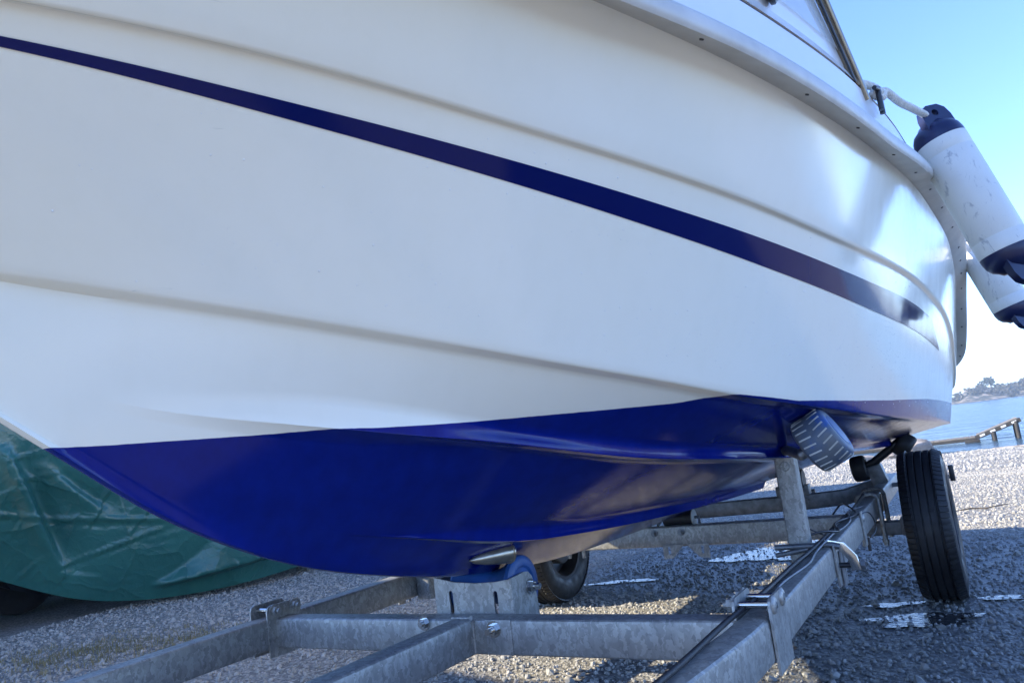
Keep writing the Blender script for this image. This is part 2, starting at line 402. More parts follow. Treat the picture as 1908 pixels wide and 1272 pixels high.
def make_drop():
    m, nt, b, n, l = mat('water_drop')
    b.inputs['Base Color'].default_value = (.83, .83, .81, 1); b.inputs['Roughness'].default_value = .03; b.inputs['IOR'].default_value = 1.33; return m
M['drop'] = make_drop()

# ================================================================== SETTING
WATER_Z = -.9
def ground_z(x, y):
    x = np.asarray(x, float); y = np.asarray(y, float)
    z = -.9*np.clip((-x-3.2)/21.8, 0, 1)-.05*np.clip(-x-25, 0, 30)
    k = .9*sstep(-1, -5, -np.abs(x-.8)+0)  # placeholder keeps the trailer pad flat
    und = .02*np.sin(x*.9+.4*y)*np.sin(y*.7+1)+.012*np.sin(x*2.3-y*1.7)
    far = sstep(2.2, 6, np.hypot(x-.8, y-.2))
    return z+und*far*np.where(x > -24, 1, .4)
def wet_shade(x, y):  # damp gravel, widened to port to deepen the boat's shadow in the colour
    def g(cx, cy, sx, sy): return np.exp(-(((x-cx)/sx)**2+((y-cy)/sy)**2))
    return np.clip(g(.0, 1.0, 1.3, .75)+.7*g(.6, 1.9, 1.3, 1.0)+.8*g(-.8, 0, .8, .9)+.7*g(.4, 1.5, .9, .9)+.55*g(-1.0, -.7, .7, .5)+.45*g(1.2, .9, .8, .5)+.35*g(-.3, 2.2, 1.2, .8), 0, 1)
def axis_grid(pts):
    out = []
    for (a, b, n) in pts: out += list(np.linspace(a, b, n, endpoint=False))
    out.append(pts[-1][1]); return np.array(out)
gx = axis_grid([(-60, -30, 10), (-30, -8, 60), (-8, 4, 150), (4, 20, 30), (20, 120, 20), (120, 900, 8)])
gy = axis_grid([(-900, -120, 8), (-120, -30, 18), (-30, -8, 40), (-8, 5, 150), (5, 30, 40), (30, 120, 18), (120, 900, 8)])
GX, GY = np.meshgrid(gx, gy, indexing='ij'); GZ = ground_z(GX, GY)
nx, ny = GX.shape
V = np.stack([GX, GY, GZ], -1).reshape(-1, 3)
I = np.arange(nx*ny).reshape(nx, ny)
F = np.stack([I[:-1, :-1], I[1:, :-1], I[1:, 1:], I[:-1, 1:]], -1).reshape(-1, 4)
ground = mesh('ground', V, F, M['ground'], smooth=180); ground['kind'] = 'structure'; ground['label'] = 'grey gravel hardstanding sloping down to the water'
wa = ground.data.attributes.new('wet', 'FLOAT', 'POINT'); wa.data.foreach_set('value', wet_shade(V[:, 0], V[:, 1]).astype(np.float32))

water = mesh('water', [(-22, -1500, WATER_Z), (-22, 1500, WATER_Z), (-1500, 1500, WATER_Z), (-1500, -1500, WATER_Z)], [(0, 1, 2, 3)], M['water'])
water['kind'] = 'structure'; water['label'] = 'calm blue sea beyond the gravel shore'

# far shore: a low island, its left end nearer
hx = np.linspace(-170, 160, 160); rows = np.linspace(0, 1, 14)
def shore_x(y): return -300-.9*np.clip(y+30, -60, 200)*.9
def ridge(y): return 1.2+4.2*sstep(-14, 6, y)+1.0*np.sin(y*.31)+.7*np.sin(y*.83+1)+2.5*sstep(20, 60, y)
V = []; 
for y in hx:
    for r in rows:
        h = ridge(y)*(math.sin(min(r*1.7, 1.57)) if r < .95 else .7)
        V.append((shore_x(y)-60*r, y, WATER_Z-.5+h*1.0+.5*math.sin(y*1.9+r*9)*r))
nh, nr = len(hx), len(rows); I = np.arange(nh*nr).reshape(nh, nr)
F = np.stack([I[:-1, :-1], I[:-1, 1:], I[1:, 1:], I[1:, :-1]], -1).reshape(-1, 4)
hills = mesh('hills', V, F, M['hill'], smooth=180); hills['kind'] = 'structure'; hills['label'] = 'low rocky island shore across the water'

def leaf_cloud(mb, c, rx, ry, rz, n, size, lobes=6):
    c = np.array(c)
    L = [(c+rng.normal(0, .38, 3)*np.array([rx, ry, rz]), rng.uniform(.4, .65)) for _ in range(lobes)]
    for _ in range(n):
        lc, lr = L[rng.integers(len(L))]
        d = rng.normal(0, 1, 3); d /= np.linalg.norm(d); p = lc+d*np.array([rx, ry, rz])*lr*rng.uniform(.6, 1.05)
        u = rng.normal(0, 1, 3); u /= np.linalg.norm(u); w = np.cross(u, rng.normal(0, 1, 3)); w /= np.linalg.norm(w)
        s_ = size*rng.uniform(.6, 1.3)
        mb.add([p-u*s_-w*s_*.6, p+u*s_-w*s_*.6, p+u*s_*.7+w*s_, p-u*s_*.7+w*s_], [(0, 1, 2, 3)])
mb = MB()
for k in range(120):
    y = rng.uniform(-40, 45); r = rng.uniform(.05, .9)
    if -6 < y < 14 and r < .3 and rng.random() < .7: continue
    h = ridge(y)*math.sin(min(r*1.7, 1.57)); s_ = rng.uniform(1.0, 2.1)
    leaf_cloud(mb, (shore_x(y)-60*r, y, WATER_Z-.5+h+s_*.5), s_*1.3, s_*1.5, s_*.9, 70, .38, 5)
o = mb.build('far_woods', M['leaf'], None, None); o['kind'] = 'stuff'; o['label'] = 'bare brown scrub and bushes on the far shore'
tx, ty = shore_x(9.6)-28, 9.6
t = empty('pine_tree', (tx, ty, 3.2), 'tall lone dark tree rising above the scrub on the far shore', 'tree')
MB().tube([(tx, ty, 2.6), (tx+.1, ty+.1, 5), (tx, ty, 8)], [.3, .22, .1]).build('trunk', M['bark'], t)
mb = MB(); leaf_cloud(mb, (tx, ty, 7.0), 2.3, 2.4, 2.5, 420, .32, 9); mb.build('crown', M['pine'], t, None)
for k in range(5):
    a = k*1.26; MB().tube([(tx, ty, 5.2+.4*k), (tx+1.4*math.cos(a), ty+1.4*math.sin(a), 6.2+.4*k)], [.1, .04], 5).build('limb', M['bark'], t)

# ================================================================== HULL SHAPE (x forward, y port, z up; axle at x = 0)
keelZ = spl([3.6, 3.35, 3.2, 3.006, 2.946, 2.887, 2.824, 2.687, 2.579, 2.455, 2.277, 2.076, 1.854, 1.6, 1.193, .568, -.2, -.95],
            [1.42, 1.17, 1.045, .906, .863, .821, .776, .697, .649, .606, .56, .519, .49, .468, .454, .448, .45, .455])
Yc = spl([3.26, 3.0, 2.75, 2.5, 2.2, 1.9, 1.5, 1, .5, 0, -.5, -.95], [0, .13, .28, .42, .56, .68, .8, .89, .94, .972, .992, 1.004])
Zc = spl([3.26, 3.048, 2.942, 2.822, 2.685, 2.556, 2.462, 2.294, 2.085, 1.931, 1.77, 1.5, 1.245, .812, .112, -.949],
         [1.11, 1.078, 1.057, 1.031, 1.0, .971, .951, .917, .878, .849, .824, .792, .766, .737, .699, .655])
_ri = np.array([(3.62, 0, 1.43), (3.45, .22, 1.42), (3.2, .45, 1.41), (2.9, .63, 1.403), (2.559, .764, 1.398), (2.341, .837, 1.394), (2.131, .898, 1.390), (1.988, .933, 1.390), (1.731, .985, 1.395), (1.38, 1.031, 1.418), (.8, 1.088, 1.45), (.4, 1.122, 1.44), (.1, 1.147, 1.405), (-.15, 1.153, 1.36), (-.45, 1.144, 1.27), (-.7, 1.118, 1.143), (-.82, 1.101, 1.047), (-.95, 1.064, .927)])
_ro = np.array([(3.75, 0, 1.43), (3.55, .25, 1.41), (3.25, .49, 1.39), (2.9, .68, 1.372), (2.597, .805, 1.363), (2.435, .862, 1.366), (2.254, .919, 1.368), (2.054, .972, 1.368), (1.776, 1.031, 1.370), (1.573, 1.065, 1.376), (1.35, 1.096, 1.399), (1.1, 1.125, 1.426), (.85, 1.145, 1.453), (.4, 1.181, 1.466), (.15, 1.199, 1.459), (0, 1.209, 1.438), (-.25, 1.212, 1.395), (-.4, 1.204, 1.347), (-.6, 1.181, 1.225), (-.82, 1.146, 1.039), (-.92, 1.104, .955), (-.95, 1.061, .922)])
Yri = spl(_ri[:, 0], _ri[:, 1]); Zri = spl(_ri[:, 0], _ri[:, 2])
XT = -.97                                                           # transom
tk = spl([3.3, 3.15, 2.93, 2.71, 2.47, 2.03, 1.68, 1.26, .75, .37, 0, -.46, -1], [.66, .661, .658, .646, .639, .633, .619, .612, .608, .604, .600, .607, .632])
tst = spl([3.4, 3.14, 2.87, 2.6, 2.24, 1.86, 1.53, 1.0, .5, .2], [.585, .579, .561, .552, .544, .536, .521, .512, .511, .511])
tsb = spl([3.4, 3.14, 2.86, 2.62, 2.22, 1.79, 1.46, 1.09, .69, .2], [.575, .556, .520, .498, .469, .443, .420, .404, .398, .393])
zwl = lin([3.0, 2.945, 2.877, 2.75, 2.62, 2.545, 2.46, 2.29, 2.12, 1.98, 1.93, 1.88, 1.65, 1.5, 1.3, .98, .35, -.09, -.52, -1], [.865, .863, .860, .856, .852, .846, .843, .841, .839, .838, .8425, .842, .816, .810, .802, .795, .789, .779, .768, .755])
STEM_C, STEM_R = np.array([3.26, 0, 1.11]), np.array([3.62, 0, 1.43])
XS = np.concatenate([np.linspace(3.2, .2, 150), np.linspace(.2, -.85, 60)[1:], np.linspace(-.85, XT, 14)[1:]])
def corner_in(x):                                                   # rounded transom corner
    d = np.clip((-.91-x)/.06, 0, 1); return .045*(1-np.sqrt(np.clip(1-d*d, 0, 1)))
def top_pt(x, t, off=0.0):
    yc, zc, yr, zr = Yc(x), Zc(x), Yri(x), Zri(x)
    y = yc+(yr-yc)*t; z = zc+(zr-zc)*t
    ny_, nz_ = (zr-zc), -(yr-yc); L = np.hypot(ny_, nz_)
    return np.stack([x, y+off*ny_/L-corner_in(x), z+off*nz_/L], -1)
def chine_w(x): return .033*sstep(3.24, 2.95, x)
def bot_pt(x, t, off=0.0):
    yc = Yc(x)-chine_w(x); zc = Zc(x)-.003; zk = keelZ(x)
    y = yc*t; z = zk+(zc-zk)*t
    ny_, nz_ = (zc-zk), -yc; L = np.hypot(ny_, nz_)+1e-6
    return np.stack([x, np.maximum(y+off*ny_/L-corner_in(x)*np.minimum(1, t*1.0), 0), z+off*nz_/L], -1)
amp1 = lambda x: .026*sstep(2.93, 2.45, x)
amp2 = lambda x: .024*sstep(2.45, 1.9, x)*sstep(.27, .28, x)
s1e = spl([3.3, 2.9, 2.79, 2.609, 2.439, 2.3, 2.07, 1.78, 1.35, .6, -1], [.40, .43, .523, .64, .696, .716, .724, .746, .768, .772, .78])
s1t = spl([3.3, 2.9, 2.82, 2.65, 2.55, 2.43, 2.24, 2.0, 1.59, 1.26, .6, -1], [.43, .465, .53, .657, .692, .716, .735, .750, .768, .779, .783, .79])
s2e = spl([3.3, 2.6, 2.45, 2.37, 2.225, 2.05, 1.785, 1.35, .6, -1], [.16, .17, .18, .193, .22, .245, .284, .33, .335, .335])
s2t = spl([3.3, 2.6, 2.37, 2.109, 1.782, 1.472, 1.17, .6, -1], [.17, .18, .20, .268, .303, .346, .356, .356, .356])
one = np.ones_like(XS); S1, S2 = s1e(XS), s2e(XS); T1 = np.maximum(s1t(XS), S1+.006)+.055*sstep(2.2, 2.7, XS)*sstep(3.2, 2.9, XS); T2 = np.maximum(s2t(XS), S2+.006)
_yc = Yc(XS)-chine_w(XS); _hz = Zc(XS)-.003-keelZ(XS)
def root(te, a): return te-np.minimum(.09, a/(_hz/_yc)/np.hypot(_hz, _yc)+.004)
R1, R2 = root(S1, amp1(XS))-.045*sstep(2.35, 2.65, XS), np.maximum(.10, root(S2, amp2(XS)))
rows = []                                                           # keel ... rail
rows.append(np.stack([XS, 0*XS, keelZ(XS)-.004], -1))
rows.append(np.stack([XS, .010*one, keelZ(XS)-.001], -1))
rows.append(bot_pt(XS, .05*one, .001)); rows.append(bot_pt(XS, .5*(.05+R2)))
rows.append(bot_pt(XS, R2-.008)); rows.append(bot_pt(XS, R2)); rows.append(bot_pt(XS, S2-.004, amp2(XS)*.95)); rows.append(bot_pt(XS, S2, amp2(XS))); rows.append(bot_pt(XS, S2+.003, amp2(XS)*.93))
for k in (.4, .8): rows.append(bot_pt(XS, S2+(T2-S2)*k, amp2(XS)*(1-k)))
rows.append(bot_pt(XS, T2+.004))
for k in (.1, .25, .4, .55, .7, .85, .96): rows.append(bot_pt(XS, T2+(R1-T2)*k))
rows.append(bot_pt(XS, R1)); rows.append(bot_pt(XS, S1-.004, amp1(XS)*.95)); rows.append(bot_pt(XS, S1, amp1(XS))); rows.append(bot_pt(XS, S1+.003, amp1(XS)*.93))
for k in (.4, .8): rows.append(bot_pt(XS, S1+(T1-S1)*k, amp1(XS)*(1-k)))
for k in (.02, .12, .28, .45, .62, .8, .93): rows.append(bot_pt(XS, T1+(1-T1)*k))
rows.append(bot_pt(XS, one))
cf = top_pt(XS, 0*XS); w_ = chine_w(XS)
for k, dz in ((.25, .0005), (.6, .0015), (.88, .001)):
    r = cf.copy(); r[:, 1] -= w_*(1-k); r[:, 2] -= .003*(1-k)-dz*0; rows.append(r)
N_BOT = len(rows)
r = cf.copy(); r[:, 1] -= .002; rows.append(r)
rows.append(top_pt(XS, .008*one))
for t_ in (.03, .06, .09, .12, .15, .18, .22, .28, .35, .42, .49, .55): rows.append(top_pt(XS, t_*one))
for dt, o_ in ((-.020, 0), (-.011, 0), (-.006, .0008), (-.001, .0045), (.003, .0085), (.008, .0108), (.018, .0115)): rows.append(top_pt(XS, tk(XS)+dt, o_*one))
for k in (.15, .35, .55, .75, .9, 1.0): rows.append(top_pt(XS, tk(XS)+.018+(1-tk(XS)-.018)*k, .0115*(1-.7*k)*one))
R = np.array(rows)                                                  # rows x stations x 3
# close the bow: lerp each row from its first station to its stem point
BOW = 9; bow = np.zeros((R.shape[0], BOW, 3))
for i in range(R.shape[0]):
    if i <= N_BOT: tgt = STEM_C+np.array([0, 0, 0]); 
    else:
        f_ = (i-N_BOT)/(R.shape[0]-1-N_BOT); tgt = STEM_C+(STEM_R-STEM_C)*f_
    if i == 0: tgt = STEM_C
    for j in range(BOW):
        u = j/BOW
        p = tgt+(R[i, 0]-tgt)*np.array([u, math.sin(u*math.pi/2)**.9 if i > N_BOT else u, u]); bow[i, j] = p
    if i < N_BOT:
        for j in range(BOW):
            u = j/BOW; xx = tgt[0]+(R[i, 0, 0]-tgt[0])*u; bow[i, j, 2] = bow[0, j, 2]+(bow[i, j, 2]-bow[0, j, 2]) if i else float(keelZ(xx))-.004
R = np.concatenate([bow, R], 1)
nr, nsn = R.shape[:2]
def hull_mesh(R):
    V = R.reshape(-1, 3); I = np.arange(nr*nsn).reshape(nr, nsn); n0 = len(V)
    Vm = V.copy(); Vm[:, 1] *= -1
    F = []
    for i in range(nr-1):
        a = np.stack([I[i, :-1], I[i+1, :-1], I[i+1, 1:], I[i, 1:]], -1); F.append(a)
        b = np.stack([I[i, :-1], I[i, 1:], I[i+1, 1:], I[i+1, :-1]], -1)+n0; F.append(b)
    F = [tuple(f) for f in np.concatenate(F)]
    loop = list(I[:, -1])+list((I[:, -1]+n0)[::-1]); F.append(tuple(loop))
    return np.concatenate([V, Vm]), F
HV, HF = hull_mesh(R)

boat = empty('motorboat', (0, 0, 0), 'white motorboat with navy stripe and blue painted bottom on a trailer', 'boat')
me = bpy.data.meshes.new('hull'); me.from_pydata([tuple(v) for v in HV], [], HF); me.materials.append(M['hull'])
bm = bmesh.new(); bm.from_mesh(me); bmesh.ops.remove_doubles(bm, verts=bm.verts, dist=1e-5); bmesh.ops.dissolve_degenerate(bm, edges=bm.edges, dist=1e-6)
bmesh.ops.recalc_face_normals(bm, faces=bm.faces); bm.to_mesh(me); bm.free()
me.shade_smooth(); me.set_sharp_from_angle(angle=math.radians(48))
pa = me.attributes.new('paint_line', 'FLOAT', 'POINT'); co_ = np.zeros(len(me.vertices)*3, np.float32); me.vertices.foreach_get('co', co_); co_ = co_.reshape(-1, 3)
pa.data.foreach_set('value', (co_[:, 2]-zwl(co_[:, 0])).astype(np.float32))
link('hull', me, boat)

def strip(name, rows3, material, parent, smooth=40, both=True, closed=False):
    """loft between rows (list of n x 3 arrays); mirrored to starboard as well when both"""
    A = np.array(rows3); m_, n_ = A.shape[:2]; I = np.arange(m_*n_).reshape(m_, n_); V = A.reshape(-1, 3)
    pr = list(range(m_-1))+([m_-1] if closed else [])
    F = [tuple(f) for i in pr for f in np.stack([I[i, :-1], I[(i+1) % m_, :-1], I[(i+1) % m_, 1:], I[i, 1:]], -1)]
    if closed: F.append(tuple(I[:, 0])); F.append(tuple(I[::-1, -1]))
    if both:
        n0 = len(V); Vm = V.copy(); Vm[:, 1] *= -1; F += [tuple(i+n0 for i in f[::-1]) for f in F]; V = np.concatenate([V, Vm])
    bm = bmesh.new(); vs = [bm.verts.new(tuple(v)) for v in V]
    for f in F:
        try: bm.faces.new([vs[i] for i in f])
        except ValueError: pass
    return from_bm(name, bm, material, parent, smooth)

# navy stripe: a vinyl band a hair proud of the gelcoat, its aft end cut on the slant
xs = np.linspace(3.2, 0, 140); k4 = [0, .33, .66, 1]
def xend(k): return .06+(.34-.06)*k
rows = []
for k in k4:
    x_ = 3.2+(xend(k)-3.2)*np.linspace(0, 1, 140); rows.append(top_pt(x_, tsb(x_)+(tst(x_)-tsb(x_))*k, .0012*np.ones_like(x_)))
strip('stripe', rows, M['vinyl'], boat, 180, both=False); strip('stripe', [r*np.array([1, -1, 1]) for r in rows], M['vinyl'], boat, 180, both=False)

# rub rail
U = np.linspace(0, 1, 200); sx = 3.6+(-.955-3.6)*U**.85
def rail_curve(arr, cap=(-.955)):
    L = np.concatenate([[0], np.cumsum(np.linalg.norm(np.diff(arr, axis=0), axis=1))]); f_ = [spl(L, arr[:, i]) for i in range(3)]
    u = np.linspace(0, L[-1], 200); return np.stack([f_[i](u) for i in range(3)], -1)
_ri2 = _ri.copy(); ri = rail_curve(_ri)
# outer edge: sample _ro so that stations pair up by x
o_ = np.argsort(-_ro[:, 0]); rox = rail_curve(_ro)
dd = np.linspace(0, 1, 200)
def outward(c):
    d = np.gradient(c, axis=0); nrm = np.stack([-d[:, 1]*-1, 0*d[:, 0], 0*d[:, 0]], -1)
    n_ = np.stack([d[:, 1], -d[:, 0], 0*d[:, 0]], -1); n_ /= np.linalg.norm(n_, axis=1)[:, None]+1e-9; return n_
on = outward(rox); on[on[:, 1] < 0] *= -1
tan = np.gradient(rox, axis=0); tan /= np.linalg.norm(tan, axis=1)[:, None]
upn = np.cross(on, tan); upn *= np.sign(upn[:, 2])[:, None]; upn /= np.linalg.norm(upn, axis=1)[:, None]
# inner edge matched to the outer stations by nearest x-fraction along the length
u_i = np.linspace(0, 1, 200)
rin = ri
def off(a, b): return rox+on*a+upn*b
inner_top = off(-.060, .050)
rail_rows = [rin, rin*.5+rox*.5+upn*.0, off(-.003, .0), off(.0015, .004), off(.004, .012), off(.004, .024), off(.000, .034), off(-.010, .041), off(-.028, .044), inner_top, off(-.09, .048)]
# lip of the rail overlaps the hull: sink its inner edge a few millimetres into the skin
rail_rows[0] = rin-on*.012
strip('rub_rail', rail_rows, M['rail'], boat, 50)
rail_obj = [o for o in boat.children if o.name == 'rub_rail'][0]
# screws along the rail's underside
Ls = np.concatenate([[0], np.cumsum(np.linalg.norm(np.diff(rox, axis=0), axis=1))])
mid = .45*rin+.55*rox
for s_ in [1.62, 1.98, 2.28, 2.62, 2.96, 3.3, 3.62, 3.92, 4.2, 4.34, 4.48, 4.62, 4.76, 4.9, 5.02, 5.12, 5.22]:
    i = int(np.argmin(abs(Ls-s_)))
    if i >= 198: continue
    p = Vector(mid[i]); e1 = Vector(rox[i]-rin[i]).normalized(); e2 = Vector(rox[min(i+1, 199)]-rox[i-1]).normalized(); nn = e1.cross(e2).normalized()
    if nn.z > 0 and i < 150: nn = -nn
    if i >= 150 and nn.x > 0 and False: nn = -nn
    m_ = MB(); m_.cyl(p-nn*.002, p+nn*.0025, .0042, .0034, 12)
    m_.build('screw', M['screw'], rail_obj)

# deck edge, joint line, coaming, cabin window
Yro = spl(_ro[::-1, 0], _ro[::-1, 1]); 
jx = np.linspace(3.3, .35, 90)
def ytop(x, o_): return Yro(x)-o_
zj = spl([3.4, 2.6, 2.152, 1.938, 1.716, 1.485, 1.2, .8, .3], [1.53, 1.54, 1.545, 1.552, 1.565, 1.578, 1.588, 1.60, 1.60])
zrt = spl(_ro[::-1, 0], _ro[::-1, 2])
def deck_row(x, o_, z): return np.stack([x, ytop(x, o_), z], -1)
zr_ = zrt(jx)+.044
fade = sstep(.33, .6, jx)
ztop = zr_+(zj(jx)-zr_)*(.35+.65*fade)
rows = [deck_row(jx, .035, zr_-.012), deck_row(jx, .040, zr_+.01), deck_row(jx, .052, .6*zr_+.4*ztop), deck_row(jx, .060, ztop-.004)]
strip('deck_edge', rows, M['deck'], boat, 40)
g0 = deck_row(jx, .061, ztop-.004); g1 = deck_row(jx, .064, ztop-.001); g2 = deck_row(jx, .0645, ztop+.0045)
strip('deck_joint', [g0, g1, g2], M['navy_plastic'], boat, 40)
rows = [deck_row(jx, .060, ztop+.004), deck_row(jx, .062, ztop+.007), deck_row(jx, .072, ztop+.03), deck_row(jx, .078, ztop+.045), deck_row(jx, .10, ztop+.055), deck_row(jx, .25, ztop+.06)]
rows.append(np.stack([jx, 0*jx, ztop+.10], -1))
strip('deck', rows, M['deck'], boat, 40)
# aft gunwale deck closing the sides over the cockpit
ax = np.linspace(.35, -.93, 40)
rows = [deck_row(ax, .035, zrt(ax)+.032), deck_row(ax, .05, zrt(ax)+.044), deck_row(ax, .20, zrt(ax)+.05), deck_row(ax, .22, zrt(ax)-.02), deck_row(ax, .23, zrt(ax)-.30)]
strip('side_deck', rows, M['deck'], boat, 40, both=False); strip('side_deck', [r*np.array([1, -1, 1]) for r in rows], M['deck'], boat, 40, both=False)

wx = np.linspace(3.0, 1.49, 40); zt_w = np.interp(wx, jx[::-1], ztop[::-1])
def pane_row(k): 
    lean = wx+ .38*k
    return np.stack([lean, ytop(wx, .085)-.20*k, zt_w+.045+.95*k], -1)
win = strip('cabin_side', [pane_row(0), pane_row(.02)+np.array([0, .004, 0]), pane_row(.5), pane_row(1), pane_row(1)*np.array([1, .93, 1])+np.array([0, 0, .03]), pane_row(1)*np.array([1, 0, 1])+np.array([0, 0, .07])], M['deck'], boat, 40)
strip('window', [pane_row(.055)+np.array([0, .009, 0]), pane_row(.5)+np.array([0, .008, 0]), pane_row(.95)+np.array([0, .009, 0])], M['glass'], win, 40, both=False)
for sgn in (1, -1):
    a = Vector((1.475, 1.013, 1.585)); b = Vector((1.86, .835, 2.54))
    a.y *= sgn; b.y *= sgn
    m_ = MB(); m_.beam([a-(b-a)*.04, a*.5+b*.5+Vector((-.02, .008*sgn, 0)), b], .030, .018, .006, upv=Vector((-1, .3, .2)))
    fr = m_.build('window_frame', M['bronze_trim'], boat)
    MB().beam([a+Vector((.032, -.002*sgn, .0)), b+Vector((.035, 0, 0))], .006, .008, .002, upv=Vector((-1, .3, .2))).build('seal', M['black_plastic'], fr)
# deck vent at the foot of the window
m_ = MB(); vx, vy, vz = 2.0, float(ytop(2.0, .075)), float(np.interp(2.0, jx[::-1], ztop[::-1]))+.085
m_.lathe([(0, .0), (.034, 0), (.036, .006), (.03, .014), (.0, .018)], (vx, vy, vz), (-.15, 1, .25), 20); m_.build('vent', M['black_plastic'], boat)
# mooring cleat
cl = MB(); cxp = (1.36, 1.052, 1.572)
cl.tube([(cxp[0]+.045, cxp[1]-.006, cxp[2]+.024), (cxp[0]+.02, cxp[1], cxp[2]+.028), (cxp[0]-.02, cxp[1]+.0, cxp[2]+.028), (cxp[0]-.045, cxp[1]+.006, cxp[2]+.022)], [.006, .008, .008, .006], 10)
cl.cyl((cxp[0]+.015, cxp[1], cxp[2]-.03), (cxp[0]+.015, cxp[1], cxp[2]+.028), .007); cl.cyl((cxp[0]-.015, cxp[1], cxp[2]-.03), (cxp[0]-.015, cxp[1], cxp[2]+.028), .007)
cl.build('cleat', M['black_plastic'], boat)
# metal water scoop low beside the keel
sc = MB(); A_ = Vector((1.935, .094, .543)); D_ = Vector((.115, -.030, .003)).normalized()
sc.lathe([(0, 0), (.020, 0), (.026, .003), (.026, .007), (.0235, .0075), (.022, .04), (.017, .08), (.009, .115), (.0, .13)], A_, D_, 28)
sc.build('water_scoop', M['scoop'], boat)

# ---------------------------------------------------------------- droplets standing on the topside
mb = MB(); 
def drop(p, nrm, r, flat=.55):
    nrm = Vector(nrm).normalized(); prof = [(r, -.0003), (r*.92, r*flat*.45), (r*.6, r*flat*.85), (0, r*flat)]
    mb.lathe(prof, p, nrm, 8)
cl_ = [(rng.uniform(.4, 3.05), rng.uniform(.05, .56)) for _ in range(64)]
for k in range(1500):
    if k < 520 or k > 1100:
        c_ = cl_[rng.integers(len(cl_))]; x_ = c_[0]+rng.normal(0, .10); t_ = c_[1]+rng.normal(0, .06)
    elif k < 700: x_ = rng.uniform(-.9, 1.0); t_ = rng.uniform(.1, .98)
    elif k < 760: x_ = rng.uniform(-.8, 2.6); t_ = float(tk(x_))+rng.normal(.02, .006)
    else: x_ = rng.uniform(.2, 2.2); t_ = rng.uniform(.08, .5)
    if not (-.9 < x_ < 3.05 and .03 < t_ < .99): continue
    p = top_pt(np.array([x_]), np.array([t_]), np.array([.0105 if t_ > tk(x_)+.015 else 0.0]))[0]
    a = top_pt(np.array([x_+.01]), np.array([t_]), np.array([0.]))[0]; b_ = top_pt(np.array([x_]), np.array([t_+.01]), np.array([0.]))[0]; p0 = top_pt(np.array([x_]), np.array([t_]), np.array([0.]))[0]
    n_ = np.cross(a-p0, b_-p0); n_ *= np.sign(n_[1])
    drop(p, n_, min(.0017, .0007*math.exp(rng.normal(.15, .45))))
dr = mb.build('water_droplets', M['drop'], boat, 60); dr['kind'] = 'stuff'

# ================================================================== TRAILER
tr = empty('boat_trailer', (0, 0, 0), 'galvanised boat trailer carrying the white motorboat', 'trailer')
ZR = .411; HH = .083; WW = .06; ZM = ZR-HH/2; YR = .71-WW/2
for sgn in (1, -1):
    pts = [(-.98, sgn*YR, ZM+.02), (-.3, sgn*YR, ZM+.012), (2.0, sgn*YR, ZM), (2.12, sgn*(YR-.004), ZM), (2.25, sgn*(YR-.016), ZM), (3.2, sgn*(YR-.12), ZM), (5.2, sgn*(YR-.36), ZM)]
    if sgn < 0: pts = [(-.98, -YR, ZM+.02), (-.3, -YR, ZM+.012), (2.0, -YR, ZM), (2.12, -YR+.002, ZM), (2.25, -YR+.006, ZM), (3.2, -YR+.055, ZM), (5.2, -YR+.2, ZM)]
    MB().beam(pts, WW, HH, .009).build('side_rail', M['galv'], tr)
XC = 2.03
MB().beam([(XC-.03, -YR+WW/2+.001, ZM-.001), (XC-.03, YR-WW/2-.001, ZM-.001)], WW, HH-.003, .008).build('cross_beam', M['galv'], tr)
XM = .525
MB().beam([(XM, -YR+WW/2+.001, ZM+.002), (XM, YR-WW/2-.001, ZM+.002)], WW, HH-.003, .008).build('cross_beam', M['galv'], tr)
MB().beam([(XC+.001, .0, ZM), (3.0, .0, ZM), (5.2, 0, ZM)], .058, HH, .009).build('draw_bar', M['galv'], tr)
MB().beam([(-.62, -.66, ZM+.03), (-.55, -.45, ZM+.02), (-.5, -.30, ZM-.015), (-.5, .34, ZM-.005), (-.55, .5, ZM+.0), (-.62, .67, ZM+.04)], .06, .075, .008).build('rear_beam', M['galv_dark'], tr)
MB().beam([(.0, -.80, .285), (.0, .80, .285)], .06, .055, .006).build('axle_beam', M['galv_dark'], tr)
MB().tube([(-.56, .28, ZM+.036), (-.56, .36, ZM+.036)], .012).build('pipe_end', M['galv_dark'], tr)
ub = []
for bx in (.13, -.09):
    for sgn in (1, -1):
        y0 = sgn*(YR-WW/2-.010); y1 = sgn*(YR+WW/2+.010); zt = ZR+.026
        m_ = MB(); r_ = .009
        m_.tube([(bx, y1, .235), (bx, y1, zt-.02), (bx, y1-sgn*.006, zt-.006), (bx, y1-sgn*.02, zt), (bx, y0+sgn*.02, zt), (bx, y0+sgn*.006, zt-.006), (bx, y0, zt-.02), (bx, y0, .235)], r_, 10)
        u_ = m_.build('u_bolt', M['galv'], tr)
        m2 = MB(); m2.cyl((bx, y1, .247), (bx, y1, .257), .013, n=6); m2.build('nut', M['galv'], u_)
